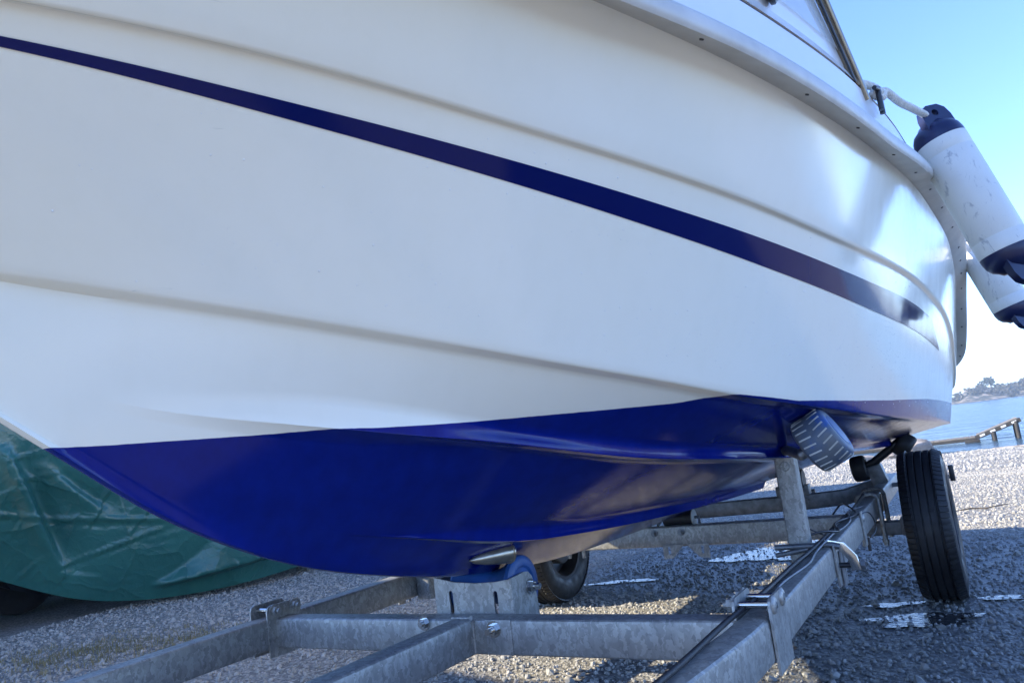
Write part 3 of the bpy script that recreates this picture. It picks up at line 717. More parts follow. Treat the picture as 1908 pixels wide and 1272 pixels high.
# wheels
R_T = .293; TW = .168
def wheel(y, sgn):
    n = 72
    prof = [(.172, -.070), (.185, -.078), (.215, -.0835), (.245, -.083), (.268, -.076), (.280, -.070), (.288, -.062)]
    for g in (-.040, -.014, .014, .040):
        prof += [(.2925, g-.0036), (.2925-.0008, g-.0027), (.2845, g-.0022), (.2845, g+.0022), (.2925-.0008, g+.0027), (.2925, g+.0036)]
    prof += [(.288, .062), (.280, .070), (.268, .076), (.245, .083), (.215, .0835), (.185, .078), (.172, .070)]
    hub = (0, y, R_T)
    m_ = MB(); m_.lathe([(0.0, .045), (.045, .045), (.055, .035), (.10, .028), (.125, .012), (.145, .0), (.158, .0), (.163, .03), (.168, .058), (.178, .066), (.178, .074), (.166, .074), (.16, .06), (.158, -.05), (.166, -.068), (.178, -.066), (.178, -.074), (.164, -.074), (.15, -.05), (.145, -.01), (.12, .004), (.06, .01), (0, .01)], hub, (0, sgn, 0), 48)
    w_ = m_.build('wheel', M['rim'], tr, 30)
    t_ = MB().lathe(prof+[prof[0]], hub, (0, sgn, 0), n)
    for k in range(84):                                            # tread blocks on both shoulders: shallow lateral ribs
        a = 2*math.pi*k/84; ca, sa = math.cos(a), math.sin(a)
        for s2 in (-1, 1):
            Mr = Matrix(((ca, 0, -sa), (0, 1, 0), (sa, 0, ca)))
            t_.box((hub[0]-sa*.2872, y+s2*.0620, hub[2]+ca*.2872), (.0185, .034, .0075), Mr @ Matrix.Rotation(-s2*.42, 3, 'X'), .0012)
    t_.build('tyre', M['tyre'], w_, 35)
    for k in range(4):
        a = k*math.pi/2+.4; p = Vector((.05*math.cos(a), y+sgn*.03, R_T+.05*math.sin(a)))
        MB().cyl(p, p+Vector((0, sgn*.022, 0)), .009, n=6).build('wheel_nut', M['steel'], w_)
    inner = -sgn
    MB().cyl((0, y+inner*.0, R_T), (0, y+inner*.065, R_T), .10, n=32, bev=.006).build('brake_drum', M['galv_dark'], w_)
    for k in range(4):
        a = k*math.pi/2+.2; p = Vector((.06*math.cos(a), y+inner*.064, R_T+.06*math.sin(a)))
        MB().cyl(p, p+Vector((0, inner*.012, 0)), .009, n=6).build('hub_bolt', M['steel'], w_)
wheel(.888, 1); wheel(-.888, -1)
for sgn in (1, -1):
    m_ = MB(); m_.box((-.02, sgn*.79, .29), (.12, .03, .07), None, .006); m_.build('torsion_arm', M['galv_dark'], tr)

# corner brackets: plates either side of the rail with bolts standing above it
def corner_bracket(x, sgn, slope):
    dx = Vector((1, -sgn*slope, 0)).normalized(); 
    root = None
    for side in (1, -1):
        yb = sgn*YR+side*(WW/2+.0015)
        poly = [(-.06, -.062), (.056, -.062), (.060, .060), (.056, .072), (.046, .077), (-.05, .077), (-.06, .070)]
        m_ = MB(); m_.plate(poly, (x, yb+(0.005 if side > 0 else 0), ZM), (1, 0, 0), (0, 0, 1), .005)
        if root is None: root = m_.build('corner_bracket', M['galv'], tr, 30); 
        else: m_.build('bracket_plate', M['galv'], root, 30)
    for bx in (-.035, .035):
        z = ZR+.020
        MB().cyl((x+bx, sgn*YR-WW/2-.016, z), (x+bx, sgn*YR+WW/2+.014, z), .0065, n=12).build('threaded_rod', M['steel'], root)
        if sgn < 0: bolt_mb((x+bx, sgn*YR+WW/2+.0068, z), (0, 1, 0), .012, .011, .01).build('bolt', M['galv'], root)
        else:
            MB().lathe([(0, .0065), (.012, .006), (.0165, .003), (.0175, 0)], (x+bx, YR+WW/2+.0066, z), (0, 1, 0), 20).build('bolt_head', M['galv'], root)
            bolt_mb((x+bx, YR-WW/2-.0068, z), (0, -1, 0), .013, .012, .008).build('bolt', M['galv'], root)
corner_bracket(2.0, -1, 0); corner_bracket(1.965, 1, 0)
# bolt and square washer on the front beam beside the draw bar
bo = bolt_mb((XC+.0005, .088, ZM+.018), (1, 0, 0), .013, .012, .016).build('bolt', M['steel'], tr)
bolt_mb((XC+.0005, -.115, ZM+.030), (1, 0, 0), .012, .009, .006).build('bolt', M['steel'], tr)
MB().lathe([(0, .0012), (.0065, .0012), (.0068, 0)], (XC-.0007, .098, ZM-.018), (1, 0, 0), 14).build('bolt_hole', M['black_plastic'], tr)
MB().box((XC+.001, .100, ZM), (.003, .07, HH-.006), None, .001).build('joint_plate', M['galv'], tr)

# weld beads where the beams meet
def weld(p0, p1):
    p0 = Vector(p0); p1 = Vector(p1); n_ = 14
    MB().tube([p0.lerp(p1, i/(n_-1))+Vector((random.uniform(-.0006, .0006),)*3) for i in range(n_)], [.0042+.0012*math.sin(i*2.1)+random.uniform(-.0004, .0004) for i in range(n_)], 8).build('weld_bead', M['galv'], tr)
for sy in (-1, 1):
    weld((XC+.001, sy*.0295, ZR-HH+.006), (XC+.001, sy*.0295, ZR-.006))
    weld((XC+.0005, sy*(YR-WW/2-.001), ZR-HH+.006), (XC+.0005, sy*(YR-WW/2-.001), ZR-.006))
    weld((XM+.03, sy*(YR-WW/2-.001), ZR-HH+.008), (XM+.03, sy*(YR-WW/2-.001), ZR-.004))
weld((XC+.002, -.028, ZR+.0005), (XC+.002, .028, ZR+.0005))
# front keel roller in its slotted cradle
kx, kz = 1.906, .458
rl = MB(); prof = [(.0, 0), (.064, 0), (.0735, .006), (.076, .014), (.070, .024), (.052, .05), (.043, .075), (.040, .095), (.043, .115), (.052, .14), (.070, .166), (.076, .176), (.074, .184), (.064, .19), (.05, .189), (.045, .184), (.0, .184)]
rl.lathe([(a_, b_*.97) for a_, b_ in prof], (kx-.024, -.092, kz-.006), (0, 1, 0), 40); kr = rl.build('keel_roller', M['blue_roller'], tr, 40)
def slot(cx_, z0, z1, w_): return [(cx_-w_, z0+w_), (cx_-w_*.7, z0+w_*.3), (cx_, z0), (cx_+w_*.7, z0+w_*.3), (cx_+w_, z0+w_), (cx_+w_, z1-w_), (cx_+w_*.7, z1-w_*.3), (cx_, z1), (cx_-w_*.7, z1-w_*.3), (cx_-w_, z1-w_)]
cr = MB()
fx = kx+.0575; z0 = ZR-.050
cr.plate([(-.122, 0), (.108, 0), (.108, .125), (.06, .119), (0, .117), (-.06, .121), (-.122, .133)], (fx, 0, z0), (0, 1, 0), (0, 0, 1), .005, [slot(-.073, .045, .101, .006), slot(.060, .045, .099, .006)])
cra = cr.build('roller_cradle', M['galv'], tr, 30)
for y_ in (-.122, .103):
    m_ = MB(); m_.plate([(0, 0), (-.115, 0), (-.112, .06), (-.098, .112), (-.082, .126), (-.062, .129), (-.03, .127), (0, .1255)], (fx, y_+.0025, z0), (1, 0, 0), (0, 0, 1), .005); m_.build('cheek_plate', M['galv'], cra, 30)
MB().cyl((kx-.024, -.15, kz-.006), (kx-.024, .135, kz-.006), .008, n=14).build('spindle', M['steel'], cra)
bolt_mb((kx-.024, .1065, kz-.006), (0, 1, 0), .013, .012, .014).build('bolt', M['steel'], cra)

# middle keel roller on the second beam, and the slotted hangers below it
mk = MB(); mk.lathe([(0, 0), (.03, 0), (.034, .008), (.026, .05), (.026, .07), (.034, .112), (.03, .12), (0, .12)], (XM-.02, -.05, .437), (0, 1, 0), 28); mr = mk.build('keel_roller', M['black_rubber'], tr, 40)
MB().cyl((XM-.02, .0705, .437), (XM-.02, .078, .437), .033, n=28, bev=.003).build('end_disc', M['slot'], mr)
MB().tube([(XM+.005, -.075, .415), (XM-.02, -.06, .437), (XM-.02, .095, .437), (XM+.01, .105, .418)], .006, 8).build('spindle', M['galv_dark'], mr)
for y0, sg in ((-.055, 1), (.135, -1)):
    m_ = MB(); m_.plate([(0, 0), (.088*1, 0), (.045, -.047), (.035, -.053), (0, -.055)] if sg > 0 else [(0, 0), (0, -.055), (-.035, -.053), (-.045, -.047), (-.088, 0)], (XM+.031, y0, ZR-HH+.012), (0, 1, 0), (0, 0, 1), .006, [slot(.026*sg, -.040, -.006, .006)])
    m_.build('hanger_plate', M['galv'], tr, 30)
for y_ in (-.085, .03): bolt_mb((XM+.031, y_, ZM+.018), (1, 0, 0), .010, .008, .006).build('bolt', M['galv_dark'], tr)
for y_ in (.235, .33): bolt_mb((-.468, y_, ZM+.0), (1, 0, 0), .012, .008, .006).build('bolt', M['galv_dark'], tr)
MB().box((-.49, .27, ZM+.055), (.07, .16, .05), None, .005).build('rear_roller_base', M['galv_dark'], tr)
MB().lathe([(0, 0), (.05, 0), (.055, .008), (.04, .06), (.055, .112), (.05, .12), (0, .12)], (-.49, .21, ZM+.105), (0, 1, 0), 28).build('keel_roller', M['black_rubber'], tr, 40)

# side supports
def side_support(sgn):
    px_, py_ = (1.215 if sgn > 0 else 1.385), sgn*(YR-WW/2-.030)
    MB().beam([(px_, py_, .322), (px_, py_, .50), (px_, py_, .668)], .058, .050, .006, upv=Vector((1, 0, 0))).build('support_post', M['galv'], tr)
    post = [o for o in tr.children if o.name.startswith('support_post')][-1]
    m_ = MB()
    ty_ = sgn; 
    MB().lathe([(0, .004), (.012, .004), (.014, 0)], (px_+.0255, py_, .645), (1, 0, 0), 18).build('rivet', M['galv'], post)
    axis = Vector((0, sgn*math.cos(.50), math.sin(.50))); ctr = Vector((1.5, sgn*.777, .716))
    MB().tube([(px_, py_, .655), (px_+.02, py_, .685), (px_+.10, py_+sgn*.03, .692), ctr-axis*.075-Vector((.06, 0, 0)), ctr-axis*.06, ctr], .014, 12).build('roller_arm', M['galv_dark'], post)
    rr = MB(); rr.lathe([(0, -.046), (.058, -.046), (.0655, -.043), (.069, -.037), (.0708, -.022), (.0712, 0), (.0708, .022), (.069, .034), (.064, .041), (.056, .044), (.042, .044), (.036, .041), (.033, .032), (0, .032)], ctr, axis, 48)
    ro_ = rr.build('side_roller', M['rib'], post, 40)
    MB().lathe([(.0, .046), (.036, .046), (.041, .0445), (.041, .040)], ctr, axis, 28).build('roller_hub', M['blue_roller'], ro_)
    t_ = Vector((1, 0, 0)); b_ = axis.cross(t_)
    for k in range(22):
        a = 2*math.pi*k/22
        for row, (h0, h1) in enumerate(((-.038, -.006), (.006, .036))):
            aa = a+row*.143; d = t_*math.cos(aa)+b_*math.sin(aa); tg = -t_*math.sin(aa)+b_*math.cos(aa)
            Mx = Matrix((axis, tg, d)).transposed()
            rad = .0716 if row == 0 else .0714
            tilt = Matrix.Rotation((.19 if row == 1 else -.17), 3, d)
            MB().box(ctr+axis*((h0+h1)/2)+d*(rad-.0022), (h1-h0, .0042, .004), tilt@Mx, .0008).build('tread_slot', M['slot'], ro_)
    # clamp round rail and post
    xk = px_+.015
    m_ = MB(); m_.box((xk+.02, sgn*(YR+WW/2+.004), ZM-.005), (.028, .006, HH+.03), None, .002); cp = m_.build('clamp', M['galv'], tr)
    m_ = MB(); m_.tube([(xk+.02, sgn*(YR-.125), ZR+.008), (xk+.02, sgn*(YR+.03), ZR+.010), (xk+.02, sgn*(YR+WW/2+.02), ZR+.004)], [.008, .008, .008], 10); m_.build('clamp_bar', M['galv_dark'], cp)
    m_ = MB(); m_.tube([(xk+.02, sgn*(YR-.125), ZR-.014), (xk+.02, sgn*(YR-WW/2-.004), ZR+.001)], .007, 10); m_.build('clamp_bar', M['galv_dark'], cp)
    hb = [(xk+.012, sgn*(YR+.010), ZR+.012), (xk+.012, sgn*(YR+WW/2+.022), ZR+.004), (xk+.008, sgn*(YR+WW/2+.045), ZR-.028), (xk+.004, sgn*(YR+WW/2+.05), ZR-.062)]
    MB().beam(hb, .026, .007, .002, upv=Vector((1, 0, 0))).build('clamp_strap', M['steel'], cp)
    MB().cyl((xk, sgn*(YR+WW/2+.005), ZM-.008), (xk, sgn*(YR+WW/2+.075), ZM-.008), .0075, n=12).build('clamp_bolt', M['black_plastic'], cp)
    MB().cyl((xk, sgn*(YR+WW/2+.062), ZM-.008), (xk, sgn*(YR+WW/2+.074), ZM-.008), .014, n=6).build('nut', M['galv_dark'], cp)
    for q in (-.012, .018):
        MB().tube([(xk+q-.022, sgn*(YR+WW/2+.012), ZR-.012), (xk+q-.022, sgn*(YR+WW/2+.012), ZR-HH-.022)], .0055, 8).build('clamp_bolt', M['galv_dark'], cp)
side_support(1); side_support(-1)
# rail clamp plate further aft with its drooping bolt
m_ = MB(); m_.box((.62, YR+WW/2+.0035, ZM+.004), (.045, .006, HH+.035), None, .002); cp2 = m_.build('clamp', M['galv'], tr)
MB().box((.62, YR, ZR+.006), (.045, WW+.012, .006), None, .002).build('clamp_top', M['galv_dark'], cp2)
MB().tube([(.60, YR+WW/2+.008, ZR-HH+.01), (.60, YR+WW/2+.008, ZR-HH-.035)], .006, 8).build('clamp_bolt', M['black_plastic'], cp2)
MB().lathe([(0, .006), (.01, .005), (.014, 0)], (.62, YR+WW/2+.0068, ZR-.004), (0, 1, 0), 16).build('bolt_head', M['galv'], cp2)

# brake cable and light wire lying along the port rail
def cat(pts, k=8):
    P = np.array(pts, float); L = np.concatenate([[0], np.cumsum(np.linalg.norm(np.diff(P, axis=0), axis=1))]); fs = [spl(L, P[:, i]) for i in range(3)]
    u = np.linspace(0, L[-1], k*len(P)); return [tuple(float(f(a)) for f in fs) for a in u]
MB().tube(cat([(3.3, .545, ZR+.008), (2.7, .62, ZR+.009), (2.46, .645, ZR+.010), (2.2, .648, ZR+.009), (2.05, .652, ZR+.011), (1.95, .665, ZR+.016), (1.76, .662, ZR+.010), (1.5, .664, ZR+.010), (1.37, .668, ZR+.010), (1.22, .685, ZR+.022), (1.1, .675, ZR+.014), (.85, .665, ZR+.011), (.5, .668, ZR+.012), (.1, .668, ZR+.03)]), .0058, 10).build('cable', M['black_rubber'], tr)
MB().tube(cat([(1.98, .70, ZR+.006), (1.7, .675, ZR+.005), (1.5, .692, ZR+.006), (1.35, .684, ZR+.008), (1.2, .70, ZR+.024), (1.05, .688, ZR+.012), (.8, .70, ZR+.014), (.6, .67, ZR+.018), (.35, .69, ZR+.006)]), .0036, 8).build('wire', M['galv_dark'], tr)
MB().tube(cat([(1.22, .60, ZR+.012), (1.15, .66, ZR+.03), (1.05, .70, ZR+.016), (.9, .668, ZR+.018), (.7, .70, ZR+.016), (.55, .68, ZR+.02), (.45, .64, ZR+.03), (.35, .60, ZR+.01), (.42, .57, ZR-.03)]), .0035, 8).build('wire', M['black_plastic'], tr)
MB().tube(cat([(.62, .715, ZR+.012), (.55, .735, ZR+.0), (.52, .74, ZR-.05), (.58, .725, ZR-.075)]), .0025, 6).build('wire', M['black_plastic'], tr)
MB().tube(cat([(1.2, .60, .50), (1.16, .64, .455), (1.12, .68, .425)]), .0022, 6).build('wire', M['black_plastic'], tr)

# rear swinging rollers
def rear_rollers(sgn):
    bx = -.52
    m_ = MB(); m_.box((bx, sgn*.665, ZR+.055), (.07, .07, .09), Matrix.Rotation(sgn*.25, 3, 'X'), .006); rb = m_.build('roller_bracket', M['galv_dark'], tr)
    MB().tube([(bx, sgn*.575, .492), (bx, sgn*.66, .525), (bx, sgn*.745, .582), (bx, sgn*.82, .64)], [.017, .02, .02, .016], 10).build('roller_arm', M['black_plastic'], rb)
    for c_, ax_, r_ in (((bx, sgn*.592, .500), (0, 1, .1*sgn), .062), ((bx+.0, sgn*.805, .590), (0, .72, -.55*sgn), .058), ((bx-.02, sgn*.765, .665), (0, .98, .15*sgn), .04)):
        m_ = MB(); a_ = Vector(ax_).normalized(); m_.lathe([(0, -.035), (r_*.84, -.035), (r_*.97, -.028), (r_, -.014), (r_, .014), (r_*.97, .028), (r_*.84, .035), (r_*.62, .033), (r_*.58, .024), (0, .024)], Vector(c_)-a_*0, a_*(1), 36)
        m_.build('wobble_roller', M['black_rubber'], rb, 40)
rear_rollers(1); rear_rollers(-1)
for sgn in (1, -1):
    MB().box((-.62, sgn*.972, .436), (.03, .022, .075), None, .004).build('side_marker', M['black_plastic'], tr)
    MB().beam([(-.62, sgn*.70, .40), (-.62, sgn*.96, .42)], .03, .02, .003).build('marker_arm', M['galv_dark'], tr)

# ================================================================== FENDERS
def fender(top, bot, r, label, rope_pts):
    top = Vector(top); bot = Vector(bot); ax_ = bot-top; L = ax_.length; a = ax_.normalized()
    f = empty('boat_fender', tuple(bot), label, 'fender', 'fenders hung over the port rail')
    def P(m, nm, mt, par): 
        o = m.build(nm, mt, par, 45); return o
    body = P(MB().lathe([(0, .075), (r*.985, .075), (r, .085), (r, .118), (r*.985, .120), (r*.985, .122), (r, .124), (r, L-.124), (r*.985, L-.122), (r*.985, L-.120), (r, L-.118), (r, L-.085), (r*.985, L-.075), (0, L-.075)], top, a, 48), 'body', M['fender'], f)
    for o_, d in ((top, a), (bot, -a)):
        c_ = P(MB().lathe([(r*.99, .0745), (r*.985, .062), (r*.93, .044), (r*.80, .028), (r*.60, .018), (r*.50, .010), (0, .008)], o_, d, 40), 'end_cap', M['navy_plastic'], f)
        # eye lug
        s_ = d.cross(Vector((.5, .3, .8))).normalized(); w_ = d.cross(s_).normalized()
        hole = [(.013*math.cos(k*math.pi/5), -.012+.011*math.sin(k*math.pi/5)) for k in range(10)]
        m_ = MB(); m_.plate([(-.058, .045), (-.055, .0), (-.045, -.025), (-.022, -.04), (.022, -.04), (.045, -.025), (.055, 0), (.058, .045)], o_+w_*-.012, s_, d, .024*(1 if s_.cross(d).dot(w_) > 0 else 1), [hole])
        P(m_, 'eye', M['navy_plastic'], c_)
    if rope_pts:
        P3 = np.array(cat(rope_pts, 10))
        m_ = MB()
        for k in range(3):                                         # laid rope: three twisted strands
            n_ = len(P3); q = []
            for i in range(n_*3):
                u = i/3; j = min(int(u), n_-2); fr_ = u-j; p = P3[j]*(1-fr_)+P3[j+1]*fr_
                d = Vector(P3[j+1]-P3[j]).normalized(); s_ = d.cross(Vector((0, 0, 1))).normalized(); w_ = d.cross(s_)
                ph = u*1.15+k*2.094; q.append(Vector(p)+(s_*math.cos(ph)+w_*math.sin(ph))*.0052)
            m_.tube(q, .0062, 7)
        P(m_, 'rope', M['rope'], f)
    return f
fender((.9, 1.158, 1.628), (.9, 1.296, 1.112), .0735, 'larger white fender with navy ends, roped nearest to the camera',
       [(1.42, 1.02, 1.60), (1.36, 1.035, 1.622), (1.34, 1.055, 1.606), (1.37, 1.04, 1.596), (1.33, 1.055, 1.592), (1.30, 1.062, 1.616), (1.22, 1.085, 1.618), (1.1, 1.115, 1.625), (1.0, 1.14, 1.634), (.93, 1.155, 1.640), (.895, 1.165, 1.632)])
fender((-.45, 1.228, 1.54), (-.45, 1.362, 1.075), .079, 'white fender half hidden behind the rail, lower and further aft', [(-.3, 1.12, 1.46), (-.35, 1.16, 1.49), (-.42, 1.20, 1.535), (-.45, 1.228, 1.55)])

# ================================================================== COVERED BOAT (left background)
cb = empty('covered_boat', (.4, -4.8, 0), 'boat shrouded in dark green tarpaulin behind the white bow', 'boat')
hemz = spl([-5.4, -2.6, -1.6, -.86, -.4, .05, .5, .95, 1.4, 2.4, 4.0], [.25, .2, .12, .075, .055, .06, .16, .40, .62, .95, 1.2])
sidey = spl([-5.4, -2.8, -2.0, -.86, -.38, .06, .5, 1.0, 2.0, 4.0], [-3.9, -3.55, -3.5, -3.5, -3.56, -3.85, -4.15, -4.35, -4.6, -5.3])
def ridge_seg(x, z, a, b, w, h):
    a = np.array(a); b = np.array(b); d = b-a; L2 = d@d; t = np.clip(((x-a[0])*d[0]+(z-a[1])*d[1])/L2, 0, 1)
    dist = np.hypot(x-a[0]-t*d[0], z-a[1]-t*d[1]); return h*np.exp(-(dist/w)**2)*np.sin(np.pi*np.clip(t*.9+.05, 0, 1))**.5
TXn, TZn = 240, 190; tX = np.concatenate([np.linspace(-5.2, -1.2, 30)[:-1], np.linspace(-1.2, 1.7, 380), np.linspace(1.7, 6.4, 50)[1:]]); TXn = len(tX); V = []
for i, x_ in enumerate(tX):
    h0 = float(hemz(min(x_, 4))); y0 = float(sidey(min(x_, 4))); zs = 1.85+.75*float(sstep(2.3, 1.75, x_))+1.35*float(sstep(3.6, 4.15, x_)*sstep(5.25, 4.8, x_))  # ridge height invented out of view, raised to shade the trailer and gravel
    for j in range(TZn):
        v = j/(TZn-1); z_ = h0+(zs-h0)*min(v/.72, 1)
        under = .42*(1-min(1, (v/.72)/.55))**2                      # cloth follows the hull's turn inward near the hem
        y_ = y0-under
        if v > .72:
            w_ = (v-.72)/.28; y_ = y0-1.85*w_; z_ = zs+.25*math.sin(w_*math.pi/2)
        V.append((x_, y_, z_))
V = np.array(V); x_, z_ = V[:, 0], V[:, 2]
def crease(a, b, w=.016, h=.02, asym=.5):
    r = ridge_seg(x_, z_, a, b, w, h); off_ = np.array([-(b[1]-a[1]), b[0]-a[0]]); off_ = off_/np.linalg.norm(off_)*w*1.7
    return r-asym*ridge_seg(x_-off_[0], z_-off_[1], a, b, w*1.3, h)
disp = (ridge_seg(x_, z_, (1.02, 1.20), (.62, .36), .05, .075)-ridge_seg(x_, z_, (.90, 1.18), (.54, .40), .07, .07)
        + ridge_seg(x_, z_, (.80, 1.1), (.45, .74), .035, .045)-ridge_seg(x_, z_, (.72, 1.05), (.40, .78), .04, .04)
        + crease((1.5, .93), (.62, .72), .014, .030)+crease((.66, .735), (.02, .615), .014, .036)+crease((.60, .70), (.10, .60), .010, .022)
        + crease((.62, .40), (.05, .60), .012, .026)+crease((.95, 1.02), (.70, 1.05), .012, .018)+crease((1.1, 1.14), (.78, 1.19), .010, .014)
        + crease((.52, .62), (.40, .95), .012, .016)+crease((.30, .55), (.12, .86), .010, .013)+crease((-.05, .56), (-.5, .47), .012, .018))
for k in range(160):
    a0 = rng.uniform(-1.0, 1.5), rng.uniform(.1, 1.5); an = rng.choice([-.2, -.25, .5, 1.3, -1.2])+rng.normal(0, .2); L = rng.uniform(.06, .34)
    disp += crease(a0, (a0[0]+L*math.cos(an), a0[1]+L*math.sin(an)), rng.uniform(.006, .012), abs(rng.normal(0, .006)))
disp += .028*np.sin(x_*3.1+z_*1.3)*np.sin(z_*4+.6)
# a taut flap near the hem that leans out and then tucks under
zb = .17+.10*np.clip((.10-x_)/.9, 0, 1); zt_ = zb+.30*sstep(.12, -.35, x_)*sstep(-.80, -.45, x_)+.02
wx_ = sstep(.14, -.02, x_)*sstep(-.78, -.66, x_)
disp += wx_*.15*np.clip((zt_-z_)/(zt_-zb), 0, 1)*sstep(zb-.035, zb, z_)
V[:, 1] += disp
I = np.arange(TXn*TZn).reshape(TXn, TZn)
F = np.stack([I[:-1, :-1], I[:-1, 1:], I[1:, 1:], I[1:, :-1]], -1).reshape(-1, 4)
Vm = V.copy(); Vm[:, 1] = -10.9-Vm[:, 1]; Vm[:, 2] = np.maximum(-.08, Vm[:, 2]-np.clip(1.1-Vm[:, 2], 0, 1)*1.2); n0 = len(V)  # unseen far hem dropped to the ground to stop sunlight passing under
F2 = np.concatenate([F, F[:, ::-1]+n0])
mesh('tarpaulin', np.concatenate([V, Vm]), F2, M['tarp'], cb, smooth=180)
hl = MB()
for s_ in range(1):
    pts = np.linspace(-2.4, 3.9, 24); V = []
    for x_ in pts:
        h0 = float(hemz(x_))+.10; y0 = float(sidey(min(x_, 4)))-.85
        V += [(x_, y0, h0+.25), (x_, y0-.25, h0), (x_, -5.2, h0-.06), (x_, -10.4-y0-.25, h0), (x_, -10.4-y0, h0+.25)]
    F = [(i*5+k, (i+1)*5+k, (i+1)*5+k+1, i*5+k+1) for i in range(23) for k in range(4)]; hl.add(V, F)
hl.build('hull', M['black_plastic'], cb, 40)
for (wx_, wy_) in ((.33, -5.72),):
    m_ = MB(); m_.lathe([(0, -.07), (.12, -.07), (.15, -.085), (.24, -.09), (.275, -.075), (.285, -.05), (.285, .05), (.275, .075), (.24, .09), (.15, .085), (.12, .07), (0, .07)], (wx_, wy_, .295), (0, 1, 0), 40); m_.build('wheel', M['black_rubber'], cb, 40)

# ================================================================== JETTY, ROCKS, TWIG
jt = empty('jetty', (-30, .5, WATER_Z), 'small wooden jetty with a sloping ramp standing in the water', 'jetty')
def planks(y0, y1, z0, z1, x0, x1, n, par, mt, th=.05):
    for k in range(n):
        a = y0+(y1-y0)*k/n; b = y0+(y1-y0)*(k+.93)/n; za = z0+(z1-z0)*k/n; zb = z0+(z1-z0)*(k+.93)/n
        m_ = MB(); V = []
        for (y_, z_) in ((a, za), (b, zb)):
            V += [(x0, y_, z_), (x1, y_, z_), (x1, y_, z_-th), (x0, y_, z_-th)]
        m_.add(V, [(0, 1, 5, 4), (1, 2, 6, 5), (2, 3, 7, 6), (3, 0, 4, 7), (0, 3, 2, 1), (4, 5, 6, 7)]); m_.build('plank', mt, par, None)
planks(-4.2, 1.05, -.78, -.70, -31.2, -30, 26, jt, M['wood'])
MB().beam([(-29.97, -4.2, -.87), (-29.97, 1.05, -.79)], .06, .11, .01).build('beam', M['wood_dark'], jt)
planks(1.08, 2.5, -.66, -.16, -31.6, -30, 10, jt, M['wood'])
MB().beam([(-29.96, 1.05, -.74), (-29.96, 2.58, -.23)], .07, .16, .01).build('beam', M['wood_dark'], jt)
for k in range(4):
    y_ = 1.2+.36*k; z_ = -.69+.333*.36*k
    MB().beam([(-29.915, y_, z_), (-29.915, y_+.17, z_+.17*.333)], .02, .08, .004).build('white_board', M['white_board'], jt)
MB().box((-29.9, .93, -.86), (.3, .5, .10), Matrix.Rotation(.05, 3, 'X'), .01).build('cross_head', M['wood_dark'], jt)
for (y_, zt) in ((1.0, -.80), (1.66, -.56), (2.42, -.27)):
    MB().tube([(-29.95, y_, -1.6), (-29.95, y_, zt)], .075, 12).build('post', M['wood_dark'], jt)
    MB().tube([(-31.4, y_, -1.6), (-31.4, y_, zt)], .075, 12).build('post', M['wood_dark'], jt)

def rock(c, s, seed, label, sub=3):
    bm = bmesh.new(); bmesh.ops.create_icosphere(bm, subdivisions=sub, radius=1); r2 = np.random.default_rng(seed)
    pl = [(Vector(r2.normal(0, 1, 3)).normalized(), r2.uniform(.55, .9)) for _ in range(11)]; ph = r2.uniform(0, 6, 3)
    for v in bm.verts:
        p = v.co.copy()
        for n_, d in pl:
            k = p.dot(n_)-d
            if k > 0: p -= n_*k*.85
        p *= 1+.06*math.sin(p.x*5+ph[0])*math.sin(p.y*4+ph[1])+.04*math.sin(p.z*9+ph[2])
        v.co = Vector((p.x*s[0], p.y*s[1], p.z*s[2]))
    o = from_bm('boulder', bm, M['rock'], None, 30); o.location = c; tag(o, label, 'rock', 'rocks along the shoreline'); return o
rock((-24.0, -.55, -.62), (.7, .62, .38), 1, 'pale rounded boulder at the water behind the port tyre')
rock((-23.6, -2.3, -.85), (.6, .55, .24), 2, 'brown shore rock seen between the black roller and the keel')
rock((-22.9, -3.4, -.80), (.5, .65, .22), 3, 'flat tan rock at the waterline right of the ribbed roller')
rock((-24.3, 2.05, -.93), (.35, .8, .13), 4, 'low dark stone on the beach below the jetty')
rock((-23.8, -1.35, -.86), (.5, .42, .26), 5, 'small rock just left of the pale rounded boulder')
m_ = MB(); zt = lambda x, y: float(ground_z(x, y))+.012
m_.tube([(-2.66, .88, zt(-2.66, .88)), (-2.70, .97, zt(-2.7, .97)+.008), (-2.73, 1.06, zt(-2.73, 1.06)), (-2.80, 1.2, zt(-2.8, 1.2)+.012)], [.003, .006, .005, .003], 6)
m_.tube([(-2.72, 1.02, zt(-2.7, 1)+.006), (-2.65, 1.08, zt(-2.65, 1.08)+.004)], [.004, .002], 5)
tag(m_.build('twig', M['twig']), 'thin dark twig lying on the sunlit gravel right of the tyre', 'twig')

# ================================================================== PUDDLES
def puddle(c, rx, ry, rot, seed, label):
    r2 = np.random.default_rng(seed); n = 90; V = [(c[0], c[1], .006)]; ph = r2.uniform(0, 6, 6)
    ca, sa = math.cos(rot), math.sin(rot)
    for k in range(n):
        a = 2*math.pi*k/n; r = 1+.22*math.sin(2*a+ph[0])+.18*math.sin(3*a+ph[1])+.14*math.sin(5*a+ph[2])+.07*math.sin(9*a+ph[3])+.05*math.sin(15*a+ph[4])+.03*math.sin(23*a+ph[5])
        u, w = rx*r*math.cos(a), ry*r*math.sin(a); V.append((c[0]+u*ca-w*sa, c[1]+u*sa+w*ca, .006))
    o = mesh('puddle', V, [(0, k+1, (k+1) % n+1) for k in range(n)], M['puddle']); o['kind'] = 'structure'; o['label'] = label
puddle((-1.25, -.02), .30, .30, .2, 1, 'bright puddle under the boat beside the support post')
puddle((.36, .82), .08, .20, .25, 2, 'broken puddle on the gravel in front of the port tyre')
puddle((.02, 1.24), .07, .20, .2, 3, 'thin puddle on the gravel at the right of the port tyre')
puddle((.42, 1.30), .02, .14, .2, 4, 'narrow wet streak on the gravel at the right edge')
